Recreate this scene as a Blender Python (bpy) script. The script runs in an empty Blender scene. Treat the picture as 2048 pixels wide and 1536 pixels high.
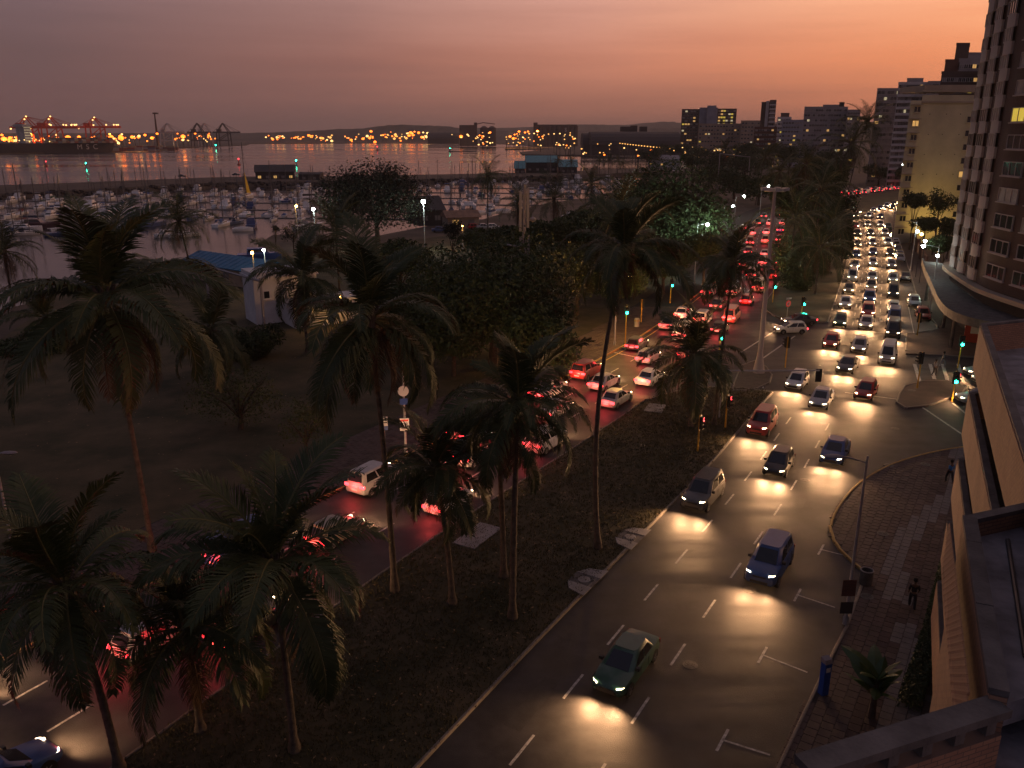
import bpy, bmesh, math, random
import numpy as np
from mathutils import Vector, Matrix
from mathutils.geometry import tessellate_polygon
R = math.radians
S = bpy.context.scene
COL = S.collection
rng = random.Random(7)
ORD = 'first second third fourth fifth sixth seventh eighth ninth tenth eleventh twelfth thirteenth fourteenth fifteenth sixteenth seventeenth eighteenth nineteenth twentieth'.split()
nrng = np.random.default_rng(7)

# ---------------------------------------------------------------- camera
F, H, TH = 1650.0, 24.0, math.atan(498 / 1650)
cam = bpy.data.objects.new('camera', bpy.data.cameras.new('camera'))
COL.objects.link(cam)
S.camera = cam
cam.data.sensor_width = 36
cam.data.lens = F / 2048 * 36
cam.data.clip_start, cam.data.clip_end = 0.3, 30000
cam.location = (0, 0, H)
cam.rotation_euler = (math.pi / 2 - TH, 0, 0)
S.view_settings.view_transform = 'Standard'
S.view_settings.look = 'None'
S.view_settings.exposure = 0
S.view_settings.gamma = 1
S.cycles.use_denoising = True
S.cycles.max_bounces = 5
S.cycles.diffuse_bounces = 2
S.cycles.glossy_bounces = 2
S.cycles.volume_bounces = 0
S.cycles.sample_clamp_indirect = 3
S.cycles.sample_clamp_direct = 0
S.cycles.use_light_tree = True
S.cycles.adaptive_threshold = 0.02

# ---------------------------------------------------------------- dusk sky
def lin(c):
    return tuple(((x / 255 + 0.055) / 1.055) ** 2.4 if x > 10 else x / 3294 for x in c) + (1,)
SUN_AZ, SUN_EL = 58, 1.0                      # degrees right of the view axis, above the horizon
W = bpy.data.worlds.new('World')
S.world = W
W.use_nodes = True
nt = W.node_tree
N, L = nt.nodes, nt.links
bg = N['Background']
def wn(t, **k):
    n = N.new(t)
    for a, b in k.items():
        setattr(n, a, b)
    return n
def wmath(op, a, b=None):
    n = wn('ShaderNodeMath', operation=op)
    for i, x in enumerate((a, b)):
        if x is None: continue
        if isinstance(x, (int, float)): n.inputs[i].default_value = x
        else: L.new(x, n.inputs[i])
    return n.outputs[0]
tc = wn('ShaderNodeTexCoord')
sep = wn('ShaderNodeSeparateXYZ')
L.new(tc.outputs['Generated'], sep.inputs[0])
hx = wmath('MULTIPLY', sep.outputs[0], math.sin(R(SUN_AZ)))
hy = wmath('MULTIPLY', sep.outputs[1], math.cos(R(SUN_AZ)))
hl = wmath('SQRT', wmath('SUBTRACT', 1.00001, wmath('MULTIPLY', sep.outputs[2], sep.outputs[2])))
adot = wmath('DIVIDE', wmath('ADD', hx, hy), hl)
# slow streaks of thin cloud, stretched along the horizon
mp = wn('ShaderNodeMapping')
mp.inputs['Scale'].default_value = (1.6, 1.6, 26)
mp.inputs['Rotation'].default_value = (R(1.5), R(-2.0), 0)
L.new(tc.outputs['Generated'], mp.inputs[0])
cn = wn('ShaderNodeTexNoise')
cn.inputs['Scale'].default_value = 2.2
cn.inputs['Detail'].default_value = 5
cn.inputs['Roughness'].default_value = 0.55
L.new(mp.outputs[0], cn.inputs[0])
cloud = wmath('SUBTRACT', cn.outputs[0], 0.5)
afac = wmath('ADD', wmath('MULTIPLY_ADD', adot, 0.5), wmath('MULTIPLY', cloud, 0.05))
wn0 = afac.node
wn0.inputs[0].links[0].from_node.inputs[2].default_value = 0.5
def ramp(stops):
    r = wn('ShaderNodeValToRGB')
    el = r.color_ramp.elements
    while len(el) < len(stops): el.new(0.5)
    for e, (p, c) in zip(el, stops):
        e.position = p * 0.5 + 0.5
        e.color = lin(c)
    L.new(afac, r.inputs[0])
    return r.outputs[0]
low = ramp([(-1, (70, 60, 66)), (0.07, (104, 75, 74)), (0.36, (120, 84, 78)), (0.68, (156, 100, 82)), (0.86, (196, 117, 84)), (1, (206, 128, 92))])
mid = ramp([(-1, (66, 59, 68)), (0.07, (100, 76, 77)), (0.36, (136, 92, 84)), (0.62, (186, 120, 98)), (0.84, (222, 134, 92)), (1, (246, 160, 106))])
top = ramp([(-1, (64, 60, 74)), (0.07, (113, 90, 94)), (0.36, (152, 114, 108)), (0.60, (198, 144, 128)), (0.88, (248, 176, 132)), (1, (254, 198, 148))])
zen = ramp([(-1, (70, 68, 84)), (0, (80, 76, 92)), (0.6, (102, 90, 100)), (1, (128, 106, 104))])
elev = wmath('ADD', sep.outputs[2], wmath('MULTIPLY', cloud, 0.042))
def mixc(a, b, e0, e1):
    m = wn('ShaderNodeMapRange', interpolation_type='SMOOTHSTEP')
    L.new(elev, m.inputs[0])
    m.inputs[1].default_value, m.inputs[2].default_value = e0, e1
    x = wn('ShaderNodeMix', data_type='RGBA')
    L.new(m.outputs[0], x.inputs[0]); L.new(a, x.inputs[6]); L.new(b, x.inputs[7])
    return x.outputs[2]
skyc = mixc(mixc(mixc(low, mid, 0.015, 0.085), top, 0.07, 0.165), zen, 0.17, 0.62)
nish = wn('ShaderNodeTexSky', sky_type='NISHITA', sun_disc=False)
nish.sun_elevation, nish.sun_rotation, nish.dust_density = R(SUN_EL), R(SUN_AZ), 4
addn = wn('ShaderNodeMix', data_type='RGBA', blend_type='ADD')
addn.inputs[0].default_value = 0.012
L.new(skyc, addn.inputs[6]); L.new(nish.outputs[0], addn.inputs[7])
L.new(addn.outputs[2], bg.inputs[0])
bg.inputs[1].default_value = 1.28

sl = bpy.data.lights.new('sun', 'SUN')
sl.energy, sl.angle, sl.color = 0.05, R(12), (1, 0.66, 0.45)
sun = bpy.data.objects.new('sun', sl)
COL.objects.link(sun)
sun.rotation_euler = Vector((-math.sin(R(SUN_AZ)), -math.cos(R(SUN_AZ)), -math.tan(R(3)))).to_track_quat('-Z', 'Y').to_euler()

# ---------------------------------------------------------------- helpers
def G(x, y, z=0.0):
    """photograph pixel -> point of the horizontal plane at height z"""
    u, v = x - 1024, y - 768
    t = (z - H) / (-F * math.sin(TH) - v * math.cos(TH))
    return (u * t, (F * math.cos(TH) - v * math.sin(TH)) * t)
def at(px, py, Y):
    """photograph pixel -> point at ground distance Y"""
    z = H - Y * math.tan(TH + math.atan((py - 768) / F))
    d = Y * math.cos(TH) - (z - H) * math.sin(TH)
    return Vector(((px - 1024) / F * d, Y, z))
class MB:
    def __init__(s):
        s.v, s.f, s.m, s.mi = [], [], [], 0
    def add(s, vs, fs):
        b = len(s.v)
        s.v += [tuple(p) for p in vs]
        s.f += [tuple(i + b for i in f) for f in fs]
        s.m += [s.mi] * len(fs)
        return s
    def box(s, x0, x1, y0, y1, z0, z1, rz=0, at=None):
        vs = [(x, y, z) for z in (z0, z1) for y in (y0, y1) for x in (x0, x1)]
        if rz or at:
            c, n = math.cos(rz), math.sin(rz)
            a = at or (0, 0, 0)
            vs = [(a[0] + x * c - y * n, a[1] + x * n + y * c, a[2] + z) for x, y, z in vs]
        return s.add(vs, [(0, 2, 3, 1), (4, 5, 7, 6), (0, 1, 5, 4), (2, 6, 7, 3), (0, 4, 6, 2), (1, 3, 7, 5)])
    def prism(s, poly, z0, z1, bottom=True):
        n = len(poly)
        ar = sum(poly[i][0] * poly[(i + 1) % n][1] - poly[(i + 1) % n][0] * poly[i][1] for i in range(n))
        if ar < 0: poly = poly[::-1]
        tri = tessellate_polygon([[Vector((p[0], p[1], 0)) for p in poly]])
        vs = [(p[0], p[1], z1) for p in poly] + [(p[0], p[1], z0) for p in poly]
        fs = []
        for a, b, c in tri:
            pa, pb, pc = poly[a], poly[b], poly[c]
            cr = (pb[0] - pa[0]) * (pc[1] - pa[1]) - (pb[1] - pa[1]) * (pc[0] - pa[0])
            t = (a, b, c) if cr > 0 else (a, c, b)
            fs.append(t)
            if bottom: fs.append((t[0] + n, t[2] + n, t[1] + n))
        for i in range(n):
            j = (i + 1) % n
            fs.append((i + n, j + n, j, i))
        return s.add(vs, fs)
    def tube(s, pts, r, n=6, cap=True):
        pts = [Vector(p) for p in pts]
        k = len(pts)
        rr = r if isinstance(r, (list, tuple)) else [r] * k
        vs, fs = [], []
        ref = None
        for i, p in enumerate(pts):
            t = (pts[min(i + 1, k - 1)] - pts[max(i - 1, 0)]).normalized()
            if ref is None: ref = Vector((1, 0, 0)) if abs(t.x) < 0.8 else Vector((0, 1, 0))
            u = (ref - t * ref.dot(t)).normalized()
            ref = u
            w = t.cross(u)
            for j in range(n):
                a = 2 * math.pi * j / n
                vs.append(p + (u * math.cos(a) + w * math.sin(a)) * rr[i])
        for i in range(k - 1):
            for j in range(n):
                q = (j + 1) % n
                fs.append((i * n + j, i * n + q, (i + 1) * n + q, (i + 1) * n + j))
        if cap:
            fs.append(tuple(range(n))[::-1])
            fs.append(tuple((k - 1) * n + j for j in range(n)))
        return s.add(vs, fs)
    def lathe(s, prof, n=12, c=(0, 0, 0)):
        vs, fs = [], []
        for r, z in prof:
            for j in range(n):
                a = 2 * math.pi * j / n
                vs.append((c[0] + r * math.cos(a), c[1] + r * math.sin(a), c[2] + z))
        for i in range(len(prof) - 1):
            for j in range(n):
                q = (j + 1) % n
                fs.append((i * n + j, i * n + q, (i + 1) * n + q, (i + 1) * n + j))
        fs.append(tuple(range(n))[::-1])
        fs.append(tuple((len(prof) - 1) * n + j for j in range(n)))
        return s.add(vs, fs)
    def loft(s, rings, cap=True, close=True):
        n = len(rings[0])
        vs = [p for r in rings for p in r]
        fs = []
        for i in range(len(rings) - 1):
            for j in range(n if close else n - 1):
                q = (j + 1) % n
                fs.append((i * n + j, i * n + q, (i + 1) * n + q, (i + 1) * n + j))
        if cap:
            fs.append(tuple(range(n))[::-1])
            fs.append(tuple((len(rings) - 1) * n + j for j in range(n)))
        return s.add(vs, fs)
    def mesh(s, name, mats, smooth=0):
        me = bpy.data.meshes.new(name)
        me.from_pydata(s.v, [], s.f)
        for m in (mats if isinstance(mats, (list, tuple)) else [mats]):
            me.materials.append(MAT[m])
        me.polygons.foreach_set('material_index', s.m)
        if smooth:
            me.polygons.foreach_set('use_smooth', [True] * len(s.f))
            me.set_sharp_from_angle(angle=R(smooth))
        me.update()
        return me
    def build(s, name, mats, parent=None, loc=(0, 0, 0), rz=0, smooth=0, color=None):
        return ob(name, s.mesh(name, mats, smooth), parent, loc, rz, color)
def ob(name, me, parent=None, loc=(0, 0, 0), rz=0, color=None, rot=None, sc=None):
    o = bpy.data.objects.new(name, me)
    COL.objects.link(o)
    o.parent = parent
    o.location = loc
    o.rotation_euler = rot if rot else (0, 0, rz)
    if sc: o.scale = sc if isinstance(sc, (tuple, list)) else (sc, sc, sc)
    if color: o.color = tuple(color[:3]) + (1,)
    return o
def empty(name, loc=(0, 0, 0), rz=0):
    return ob(name, None, None, loc, rz)
def tag(o, label, cat, group=None):
    o['label'], o['category'] = label, cat
    if group: o['group'] = group
    return o
def struct(o, label=None):
    o['kind'] = 'structure'
    if label: o['label'] = label
    return o
def copy_tree(o, parent=None):
    c = o.copy()
    COL.objects.link(c)
    c.parent = parent
    for ch in list(o.children):
        copy_tree(ch, c)
    return c
def paint(o, color):
    o.color = tuple(color[:3]) + (1,)
def crom(pts, step=4.0):
    """smooth polyline, resampled"""
    P = [Vector((p[0], p[1])) for p in pts]
    out = []
    for i in range(len(P) - 1):
        p0, p1, p2, p3 = P[max(i - 1, 0)], P[i], P[i + 1], P[min(i + 2, len(P) - 1)]
        k = max(1, int((p2 - p1).length / step))
        for j in range(k):
            t = j / k
            out.append(0.5 * ((2 * p1) + (p2 - p0) * t + (2 * p0 - 5 * p1 + 4 * p2 - p3) * t * t + (3 * p1 - p0 - 3 * p2 + p3) * t ** 3))
    out.append(P[-1])
    return out
def offs(pl, d):
    """polyline moved d to its right"""
    o = []
    for i, p in enumerate(pl):
        t = (pl[min(i + 1, len(pl) - 1)] - pl[max(i - 1, 0)]).normalized()
        o.append(p + Vector((t.y, -t.x)) * d)
    return o
class Path:
    def __init__(s, pl):
        s.p = pl
        s.c = [0]
        for a, b in zip(pl, pl[1:]): s.c.append(s.c[-1] + (b - a).length)
    def __call__(s, d):
        d = max(0, min(d, s.c[-1] - 1e-4))
        i = next(k for k in range(len(s.c) - 1) if s.c[k + 1] > d)
        t = (d - s.c[i]) / (s.c[i + 1] - s.c[i])
        a, b = s.p[i], s.p[i + 1]
        q = a.lerp(b, t)
        h = (b - a).normalized()
        return q, math.atan2(h.y, h.x)
def strip(name, mat, path, w, z, parent, d0=0, d1=None, step=2.0, dash=None):
    """painted line along a path"""
    d1 = path.c[-1] if d1 is None else d1
    m = MB()
    segs = [(d0, d1)] if not dash else []
    if dash:
        d = d0
        while d < d1:
            segs.append((d, min(d + dash[0], d1)))
            d += dash[0] + dash[1]
    for a, b in segs:
        k = max(1, int((b - a) / step))
        row = []
        for i in range(k + 1):
            q, h = path(a + (b - a) * i / k)
            n = Vector((math.sin(h), -math.cos(h)))
            row.append((q - n * w / 2, q + n * w / 2))
        vs = [(p.x, p.y, z) for r_ in row for p in r_]
        m.add(vs, [(2 * i, 2 * i + 1, 2 * i + 3, 2 * i + 2) for i in range(k)])
    return m.build(name, mat, parent)

# ---------------------------------------------------------------- materials
MAT = {}
def pm(name, col, rough=0.7, var=0.25, scale=2.0, bump=0.0, bscale=None, metal=0.0, objcol=False, spec=0.4, em=None, ems=0, sample=True, col2=None, detail=5, coords='Object', sheen=0, coat=0):
    m = bpy.data.materials.new(name)
    m.use_nodes = True
    t = m.node_tree
    b = t.nodes['Principled BSDF']
    b.inputs['Roughness'].default_value = rough
    b.inputs['Metallic'].default_value = metal
    b.inputs['Specular IOR Level'].default_value = spec
    b.inputs['Coat Weight'].default_value = coat
    b.inputs['Base Color'].default_value = tuple(col) + (1,)
    tcn = t.nodes.new('ShaderNodeTexCoord')
    if var or bump or col2:
        nz = t.nodes.new('ShaderNodeTexNoise')
        nz.inputs['Scale'].default_value = scale
        nz.inputs['Detail'].default_value = detail
        nz.inputs['Roughness'].default_value = 0.6
        t.links.new(tcn.outputs[coords], nz.inputs[0])
        rp = t.nodes.new('ShaderNodeValToRGB')
        rp.color_ramp.elements[0].position, rp.color_ramp.elements[1].position = 0.32, 0.68
        a = tuple(c * (1 - var) for c in col)
        c2 = col2 or tuple(min(1, c * (1 + var)) for c in col)
        rp.color_ramp.elements[0].color = a + (1,)
        rp.color_ramp.elements[1].color = tuple(c2) + (1,)
        t.links.new(nz.outputs[0], rp.inputs[0])
        src = rp.outputs[0]
        if objcol:
            oi = t.nodes.new('ShaderNodeObjectInfo')
            mx = t.nodes.new('ShaderNodeMix'); mx.data_type = 'RGBA'; mx.blend_type = 'MULTIPLY'
            mx.inputs[0].default_value = 1
            t.links.new(src, mx.inputs[6]); t.links.new(oi.outputs['Color'], mx.inputs[7])
            src = mx.outputs[2]
        t.links.new(src, b.inputs['Base Color'])
        if bump:
            n2 = nz
            if bscale:
                n2 = t.nodes.new('ShaderNodeTexNoise')
                n2.inputs['Scale'].default_value = bscale
                n2.inputs['Detail'].default_value = 4
                t.links.new(tcn.outputs[coords], n2.inputs[0])
            bp = t.nodes.new('ShaderNodeBump')
            bp.inputs['Strength'].default_value = bump
            bp.inputs['Distance'].default_value = 0.05
            t.links.new(n2.outputs[0], bp.inputs['Height'])
            t.links.new(bp.outputs[0], b.inputs['Normal'])
    elif objcol:
        oi = t.nodes.new('ShaderNodeObjectInfo')
        t.links.new(oi.outputs['Color'], b.inputs['Base Color'])
    if em:
        b.inputs['Emission Color'].default_value = tuple(em) + (1,)
        b.inputs['Emission Strength'].default_value = ems
        if not sample: m.cycles.emission_sampling = 'NONE'
    MAT[name] = m
    return m
pm('asphalt', (0.042, 0.040, 0.042), 0.45, 0.35, 0.6, 0.25, 22, spec=0.3)
pm('dirt', (0.085, 0.066, 0.05), 0.9, 0.4, 0.08, 0.3, 3)
pm('lawn', (0.042, 0.047, 0.018), 0.95, 0.35, 0.22, 0.6, 7, col2=(0.105, 0.080, 0.043), detail=9)
pm('blade', (0.085, 0.085, 0.032), 0.8, 0.4, 0.5, col2=(0.13, 0.105, 0.045))
pm('litter', (0.24, 0.16, 0.08), 0.8, 0.4, 3)
pm('paver', (0.10, 0.062, 0.052), 0.8, 0.25, 1.2, 0.2, 30, objcol=True)
pm('paver_red', (0.058, 0.037, 0.034), 0.8, 0.25, 1.2, 0.2, 30)
pm('paver_grey', (0.125, 0.116, 0.115), 0.8, 0.2, 1.2, 0.2, 30)
pm('paver_brown', (0.080, 0.058, 0.051), 0.8, 0.25, 1.2, 0.2, 30)
pm('grout', (0.03, 0.026, 0.025), 0.9, 0.2, 5)
pm('kerbstone', (0.20, 0.18, 0.16), 0.8, 0.3, 1.5, 0.2, 20)
pm('kerb_yellow', (0.38, 0.26, 0.08), 0.75, 0.35, 1.5, 0.2, 20)
pm('white_paint', (0.40, 0.40, 0.385), 0.6, 0.6, 5, detail=9)
pm('yellow_paint', (0.50, 0.36, 0.06), 0.6, 0.3, 2.5)
pm('concrete', (0.26, 0.25, 0.24), 0.85, 0.25, 0.8, 0.25, 12)
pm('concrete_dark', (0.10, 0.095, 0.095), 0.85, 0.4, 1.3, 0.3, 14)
pm('steel', (0.34, 0.35, 0.37), 0.45, 0.15, 3, metal=0.3)
pm('steel_dark', (0.06, 0.06, 0.065), 0.5, 0.2, 3, metal=0.3)
pm('signal_yellow', (0.62, 0.34, 0.03), 0.5, 0.15, 2)
pm('black_plastic', (0.014, 0.014, 0.015), 0.5, 0.2, 3)
pm('iron', (0.09, 0.085, 0.08), 0.6, 0.3, 6, 0.3, 40, metal=0.4)
pm('white_wall', (0.62, 0.61, 0.63), 0.75, 0.12, 0.6, 0.1, 8)
pm('glass', (0.02, 0.022, 0.026), 0.08, 0.15, 1, spec=0.7)
pm('curtain', (0.24, 0.22, 0.22), 0.5, 0.3, 1.2, spec=0.5)
pm('lit_warm', (0.6, 0.4, 0.2), 0.6, 0.3, 1, em=(1, 0.55, 0.16), ems=0.55, sample=False)
pm('lit_yellow', (0.6, 0.5, 0.2), 0.6, 0.3, 1, em=(1, 0.72, 0.08), ems=0.5, sample=False)
pm('lit_cool', (0.6, 0.6, 0.5), 0.6, 0.3, 1, em=(0.95, 0.8, 0.45), ems=0.5, sample=False)
pm('lamp_white', (0.8, 0.8, 0.8), 0.4, 0, em=(0.86, 1.0, 0.92), ems=60, sample=False)
pm('lamp_sodium', (0.8, 0.5, 0.2), 0.4, 0, em=(1.0, 0.50, 0.10), ems=50, sample=False)
pm('lamp_port', (0.8, 0.5, 0.2), 0.4, 0, em=(1.0, 0.17, 0.014), ems=5.0, sample=False)
pm('lamp_port_white', (0.8, 0.7, 0.5), 0.4, 0, em=(1.0, 0.55, 0.17), ems=3.0, sample=False)
pm('lamp_port_far', (0.8, 0.6, 0.3), 0.4, 0, em=(1.0, 0.45, 0.10), ems=2.0, sample=False)
pm('lamp_red', (0.5, 0.05, 0.05), 0.4, 0, em=(1.0, 0.04, 0.05), ems=6, sample=False)
pm('lamp_blue', (0.1, 0.1, 0.5), 0.4, 0, em=(0.1, 0.16, 1.0), ems=5, sample=False)
pm('lamp_green', (0.05, 0.5, 0.4), 0.4, 0, em=(0.02, 1.0, 0.55), ems=30, sample=False)
pm('lens_off', (0.05, 0.03, 0.02), 0.2, 0)

# ---------------------------------------------------------------- water, ground, hills
def water_mat():
    m = bpy.data.materials.new('water')
    m.use_nodes = True
    t = m.node_tree
    b = t.nodes['Principled BSDF']
    b.inputs['Base Color'].default_value = (0.012, 0.014, 0.018, 1)
    b.inputs['Roughness'].default_value = 0.10
    b.inputs['IOR'].default_value = 1.33
    b.inputs['Specular IOR Level'].default_value = 0.6
    tcn = t.nodes.new('ShaderNodeTexCoord')
    mpn = t.nodes.new('ShaderNodeMapping')
    mpn.inputs['Scale'].default_value = (0.05, 0.16, 1)
    t.links.new(tcn.outputs['Object'], mpn.inputs[0])
    n1 = t.nodes.new('ShaderNodeTexNoise')
    n1.inputs['Scale'].default_value = 1.0
    n1.inputs['Detail'].default_value = 3
    t.links.new(mpn.outputs[0], n1.inputs[0])
    n2 = t.nodes.new('ShaderNodeTexNoise')
    n2.inputs['Scale'].default_value = 1.6
    n2.inputs['Detail'].default_value = 2
    t.links.new(tcn.outputs['Object'], n2.inputs[0])
    b1 = t.nodes.new('ShaderNodeBump'); b1.inputs['Strength'].default_value = 0.05; b1.inputs['Distance'].default_value = 1.0
    b2 = t.nodes.new('ShaderNodeBump'); b2.inputs['Strength'].default_value = 0.03; b2.inputs['Distance'].default_value = 0.15
    t.links.new(n1.outputs[0], b1.inputs['Height']); t.links.new(n2.outputs[0], b2.inputs['Height'])
    t.links.new(b1.outputs[0], b2.inputs['Normal']); t.links.new(b2.outputs[0], b.inputs['Normal'])
    # wind lanes: bands of rougher and smoother water
    m3 = t.nodes.new('ShaderNodeMapping'); m3.inputs['Scale'].default_value = (0.0022, 0.011, 1); m3.inputs['Rotation'].default_value = (0, 0, 0.15)
    n3 = t.nodes.new('ShaderNodeTexNoise'); n3.inputs['Scale'].default_value = 1.0; n3.inputs['Detail'].default_value = 4
    mr = t.nodes.new('ShaderNodeMapRange'); mr.inputs[1].default_value, mr.inputs[2].default_value, mr.inputs[3].default_value, mr.inputs[4].default_value = 0.35, 0.65, 0.06, 0.24
    t.links.new(tcn.outputs['Object'], m3.inputs[0]); t.links.new(m3.outputs[0], n3.inputs[0]); t.links.new(n3.outputs[0], mr.inputs[0]); t.links.new(mr.outputs[0], b.inputs['Roughness'])
    MAT['water'] = m
water_mat()
WZ = -1.3
m = MB(); m.add([(-9000, -300, WZ), (9000, -300, WZ), (9000, 14000, WZ), (-9000, 14000, WZ)], [(0, 1, 2, 3)])
struct(m.build('water', 'water'))
shore = [(-300, 640), (0, 620), (180, 575), (330, 520), (430, 528), (520, 503), (516, 487), (545, 470), (625, 464), (680, 478), (760, 470), (880, 447), (960, 440),
         (1010, 425), (1100, 405), (1180, 395), (1260, 375), (1335, 352), (1348, 336), (1340, 326), (1290, 316), (1180, 311), (1045, 308.5), (1040, 304), (1075, 300.5),
         (1100, 297), (1010, 299), (1010, 294.5), (1080, 292), (1000, 287.5), (880, 286.5), (700, 286), (500, 287), (492, 290), (300, 297), (240, 301), (0, 307), (-500, 318)]
poly = [(-420, -70)] + [G(*p) for p in shore] + [(-5000, 2200), (-8000, 13500), (8500, 13500), (8500, -70)]
m = MB(); m.prism(poly, -3, -0.05, bottom=False)
struct(m.build('ground', 'dirt'))
pm('hill', (0.055, 0.050, 0.042), 0.95, 0.4, 0.004, col2=(0.09, 0.075, 0.06))
def ridge(name, Y, pts, depth, seed):
    """a range of hills: skyline given as (pixel x, pixel y) at distance Y, sloping down to both sides"""
    rr = random.Random(seed)
    xs = []
    for (x0, y0), (x1, y1) in zip(pts, pts[1:]):
        for i in range(14):
            t = i / 14
            xs.append((x0 + (x1 - x0) * t, y0 + (y1 - y0) * (3 * t * t - 2 * t ** 3) - rr.random() * 0.9))
    xs.append(pts[-1])
    rings = []
    for k, (dy, hz) in enumerate([(-1, 0), (-0.55, 0.45), (-0.2, 0.86), (0, 1), (0.3, 0.8), (1, 0)]):
        row = []
        for px, py in xs:
            p = at(px, py, Y)
            row.append((p.x, Y + dy * depth + rr.uniform(-.1, .1) * depth * (k % 5 > 0), max(-0.2, p.z * hz * (1 + rr.uniform(-.06, .06) * (k != 3))) - 0.3))
        rings.append(row)
    mm = MB(); mm.loft(rings, cap=False, close=False)
    return struct(mm.build(name, 'hill', smooth=60))
ridge('hill', 4200, [(-900, 270), (200, 268), (560, 266), (700, 258), (800, 250), (880, 252), (960, 262), (1100, 262), (1250, 260), (1340, 256), (1420, 258), (1700, 262), (2600, 266)], 700, 3)
ridge('hill', 6200, [(-1500, 268), (500, 266), (640, 262), (1000, 256), (1160, 249), (1240, 250), (1330, 244), (1400, 247), (1500, 250), (1600, 240), (1720, 244), (1900, 250), (3200, 262)], 1000, 4)

# ---------------------------------------------------------------- roads
LL = crom([(-49, -8), (-24.5, 33.5), (-4.5, 66), (15, 98.1), (29.0, 127.8), (43, 158.9), (58.4, 208.8), (75, 255), (92.7, 290.7), (112, 322), (145, 365), (190, 412), (252, 462)])
LR1 = crom([(-36, -8), (-15.7, 26.9), (-10, 37.4), (-4, 47.6), (6.4, 63.9), (12.6, 74.0)])
LR2 = crom([(38.8, 123.7), (51.5, 155), (67, 205), (83.5, 251), (101, 284.5), (121, 315), (154, 358), (198, 404), (259, 453)])
E1 = crom([(-24, -8), (-3.7, 27), (3.4, 39), (13.9, 56.3), (20.1, 67.3), (27, 79.5), (34.5, 92), (42, 107.5), (49.1, 123.7), (61.8, 152.8), (80.7, 198.5), (98.2, 244), (108, 262), (130, 294), (162, 338), (206, 386), (266, 434)])
E1b = crom([(42, 107.5), (49.1, 123.7), (61.8, 152.8), (80.7, 198.5), (98.2, 244), (108, 262), (130, 294), (162, 338), (206, 386), (266, 434)])
E2 = crom([(-11.4, -8), (10.6, 26.9), (16.9, 36.4), (20.2, 41.9)])
E2b = crom([(55.2, 104), (61.8, 123.7), (72.6, 150), (91.5, 196.5), (109, 242), (119, 258), (141, 289), (172, 332), (216, 379), (275, 426)])
xy = lambda pl: [(p[0], p[1]) for p in pl]
side_far = [G(1962, 712), (75, 84), (110, 70)]
road_poly = xy(LL) + xy(E2b)[::-1] + [G(1813, 668), G(1812, 709), (64, 87), (120, 70), (120, 52), (60, 63), (36.1, 61.7), (30, 59), (24, 53.8), (19.9, 47.1)] + xy(E2)[::-1]
m = MB(); m.prism(road_poly, -0.3, 0.0, bottom=False)
road = struct(m.build('road', 'asphalt'), 'dark asphalt dual carriageway with a junction')
# tyre-polished tracks and old stains along the driving direction
def worn(mname, ang):
    t = MAT[mname].node_tree
    b = t.nodes['Principled BSDF']
    tcn = t.nodes.new('ShaderNodeTexCoord'); mpn = t.nodes.new('ShaderNodeMapping')
    mpn.inputs['Rotation'].default_value = (0, 0, ang); mpn.inputs['Scale'].default_value = (0.05, 0.75, 1)
    nz = t.nodes.new('ShaderNodeTexNoise'); nz.inputs['Scale'].default_value = 1.0; nz.inputs['Detail'].default_value = 6
    t.links.new(tcn.outputs['Object'], mpn.inputs[0]); t.links.new(mpn.outputs[0], nz.inputs[0])
    mr = t.nodes.new('ShaderNodeMapRange'); mr.inputs[1].default_value, mr.inputs[2].default_value, mr.inputs[3].default_value, mr.inputs[4].default_value = .3, .7, .62, 1.35
    t.links.new(nz.outputs[0], mr.inputs[0])
    old = b.inputs['Base Color'].links[0].from_socket
    mx = t.nodes.new('ShaderNodeMix'); mx.data_type = 'RGBA'; mx.blend_type = 'MULTIPLY'; mx.inputs[0].default_value = 1
    t.links.new(old, mx.inputs[6]); t.links.new(mr.outputs[0], mx.inputs[7]); t.links.new(mx.outputs[2], b.inputs['Base Color'])
    m2 = t.nodes.new('ShaderNodeMapRange'); m2.inputs[1].default_value, m2.inputs[2].default_value, m2.inputs[3].default_value, m2.inputs[4].default_value = .3, .7, .52, .78
    t.links.new(nz.outputs[0], m2.inputs[0]); t.links.new(m2.outputs[0], b.inputs['Roughness'])
worn('asphalt', -R(58))
# patched and darker asphalt
pm('asphalt_patch', (0.030, 0.029, 0.030), 0.6, 0.3, 1.5, 0.25, 25)

def slab(name, poly, mat, z=0.13):
    mm = MB(); mm.prism(poly, -0.25, z, bottom=False)
    return struct(mm.build(name, mat))
def kerb(path_pts, parent, mat='kerbstone', w=0.16, z=0.16, closed=False):
    """row of kerb stones, each a piece of its own, along a polyline"""
    pl = [Vector((p[0], p[1])) for p in path_pts]
    if closed: pl.append(pl[0])
    P = Path(pl)
    d, Lk = 0, 1.0
    while d < P.c[-1] - 0.2:
        q, h = P(d + Lk / 2)
        if q.length < 75 and q.y > 20:
            o = ob('kerb_stone', KST[mat], parent, (q.x, q.y, 0), h)
            d += Lk
        else:
            q0, _ = P(d); e = min(d + 3.0, P.c[-1]); q1, _ = P(e)
            v = q1 - q0
            ob('kerb_stone', KST[mat], parent, ((q0.x + q1.x) / 2, (q0.y + q1.y) / 2, 0), math.atan2(v.y, v.x), sc=(v.length / 0.985, 1, 1))
            d = e
KST = {}
for k in ('kerbstone', 'kerb_yellow'):
    mm = MB(); mm.loft([[(x, -0.08, -0.05), (x, 0.08, -0.05), (x, 0.08, 0.135), (x, 0.05, 0.165), (x, -0.05, 0.165), (x, -0.08, 0.135)] for x in (-0.4925, 0.4925)])
    KST[k] = mm.mesh('kerb_stone', k)
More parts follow.
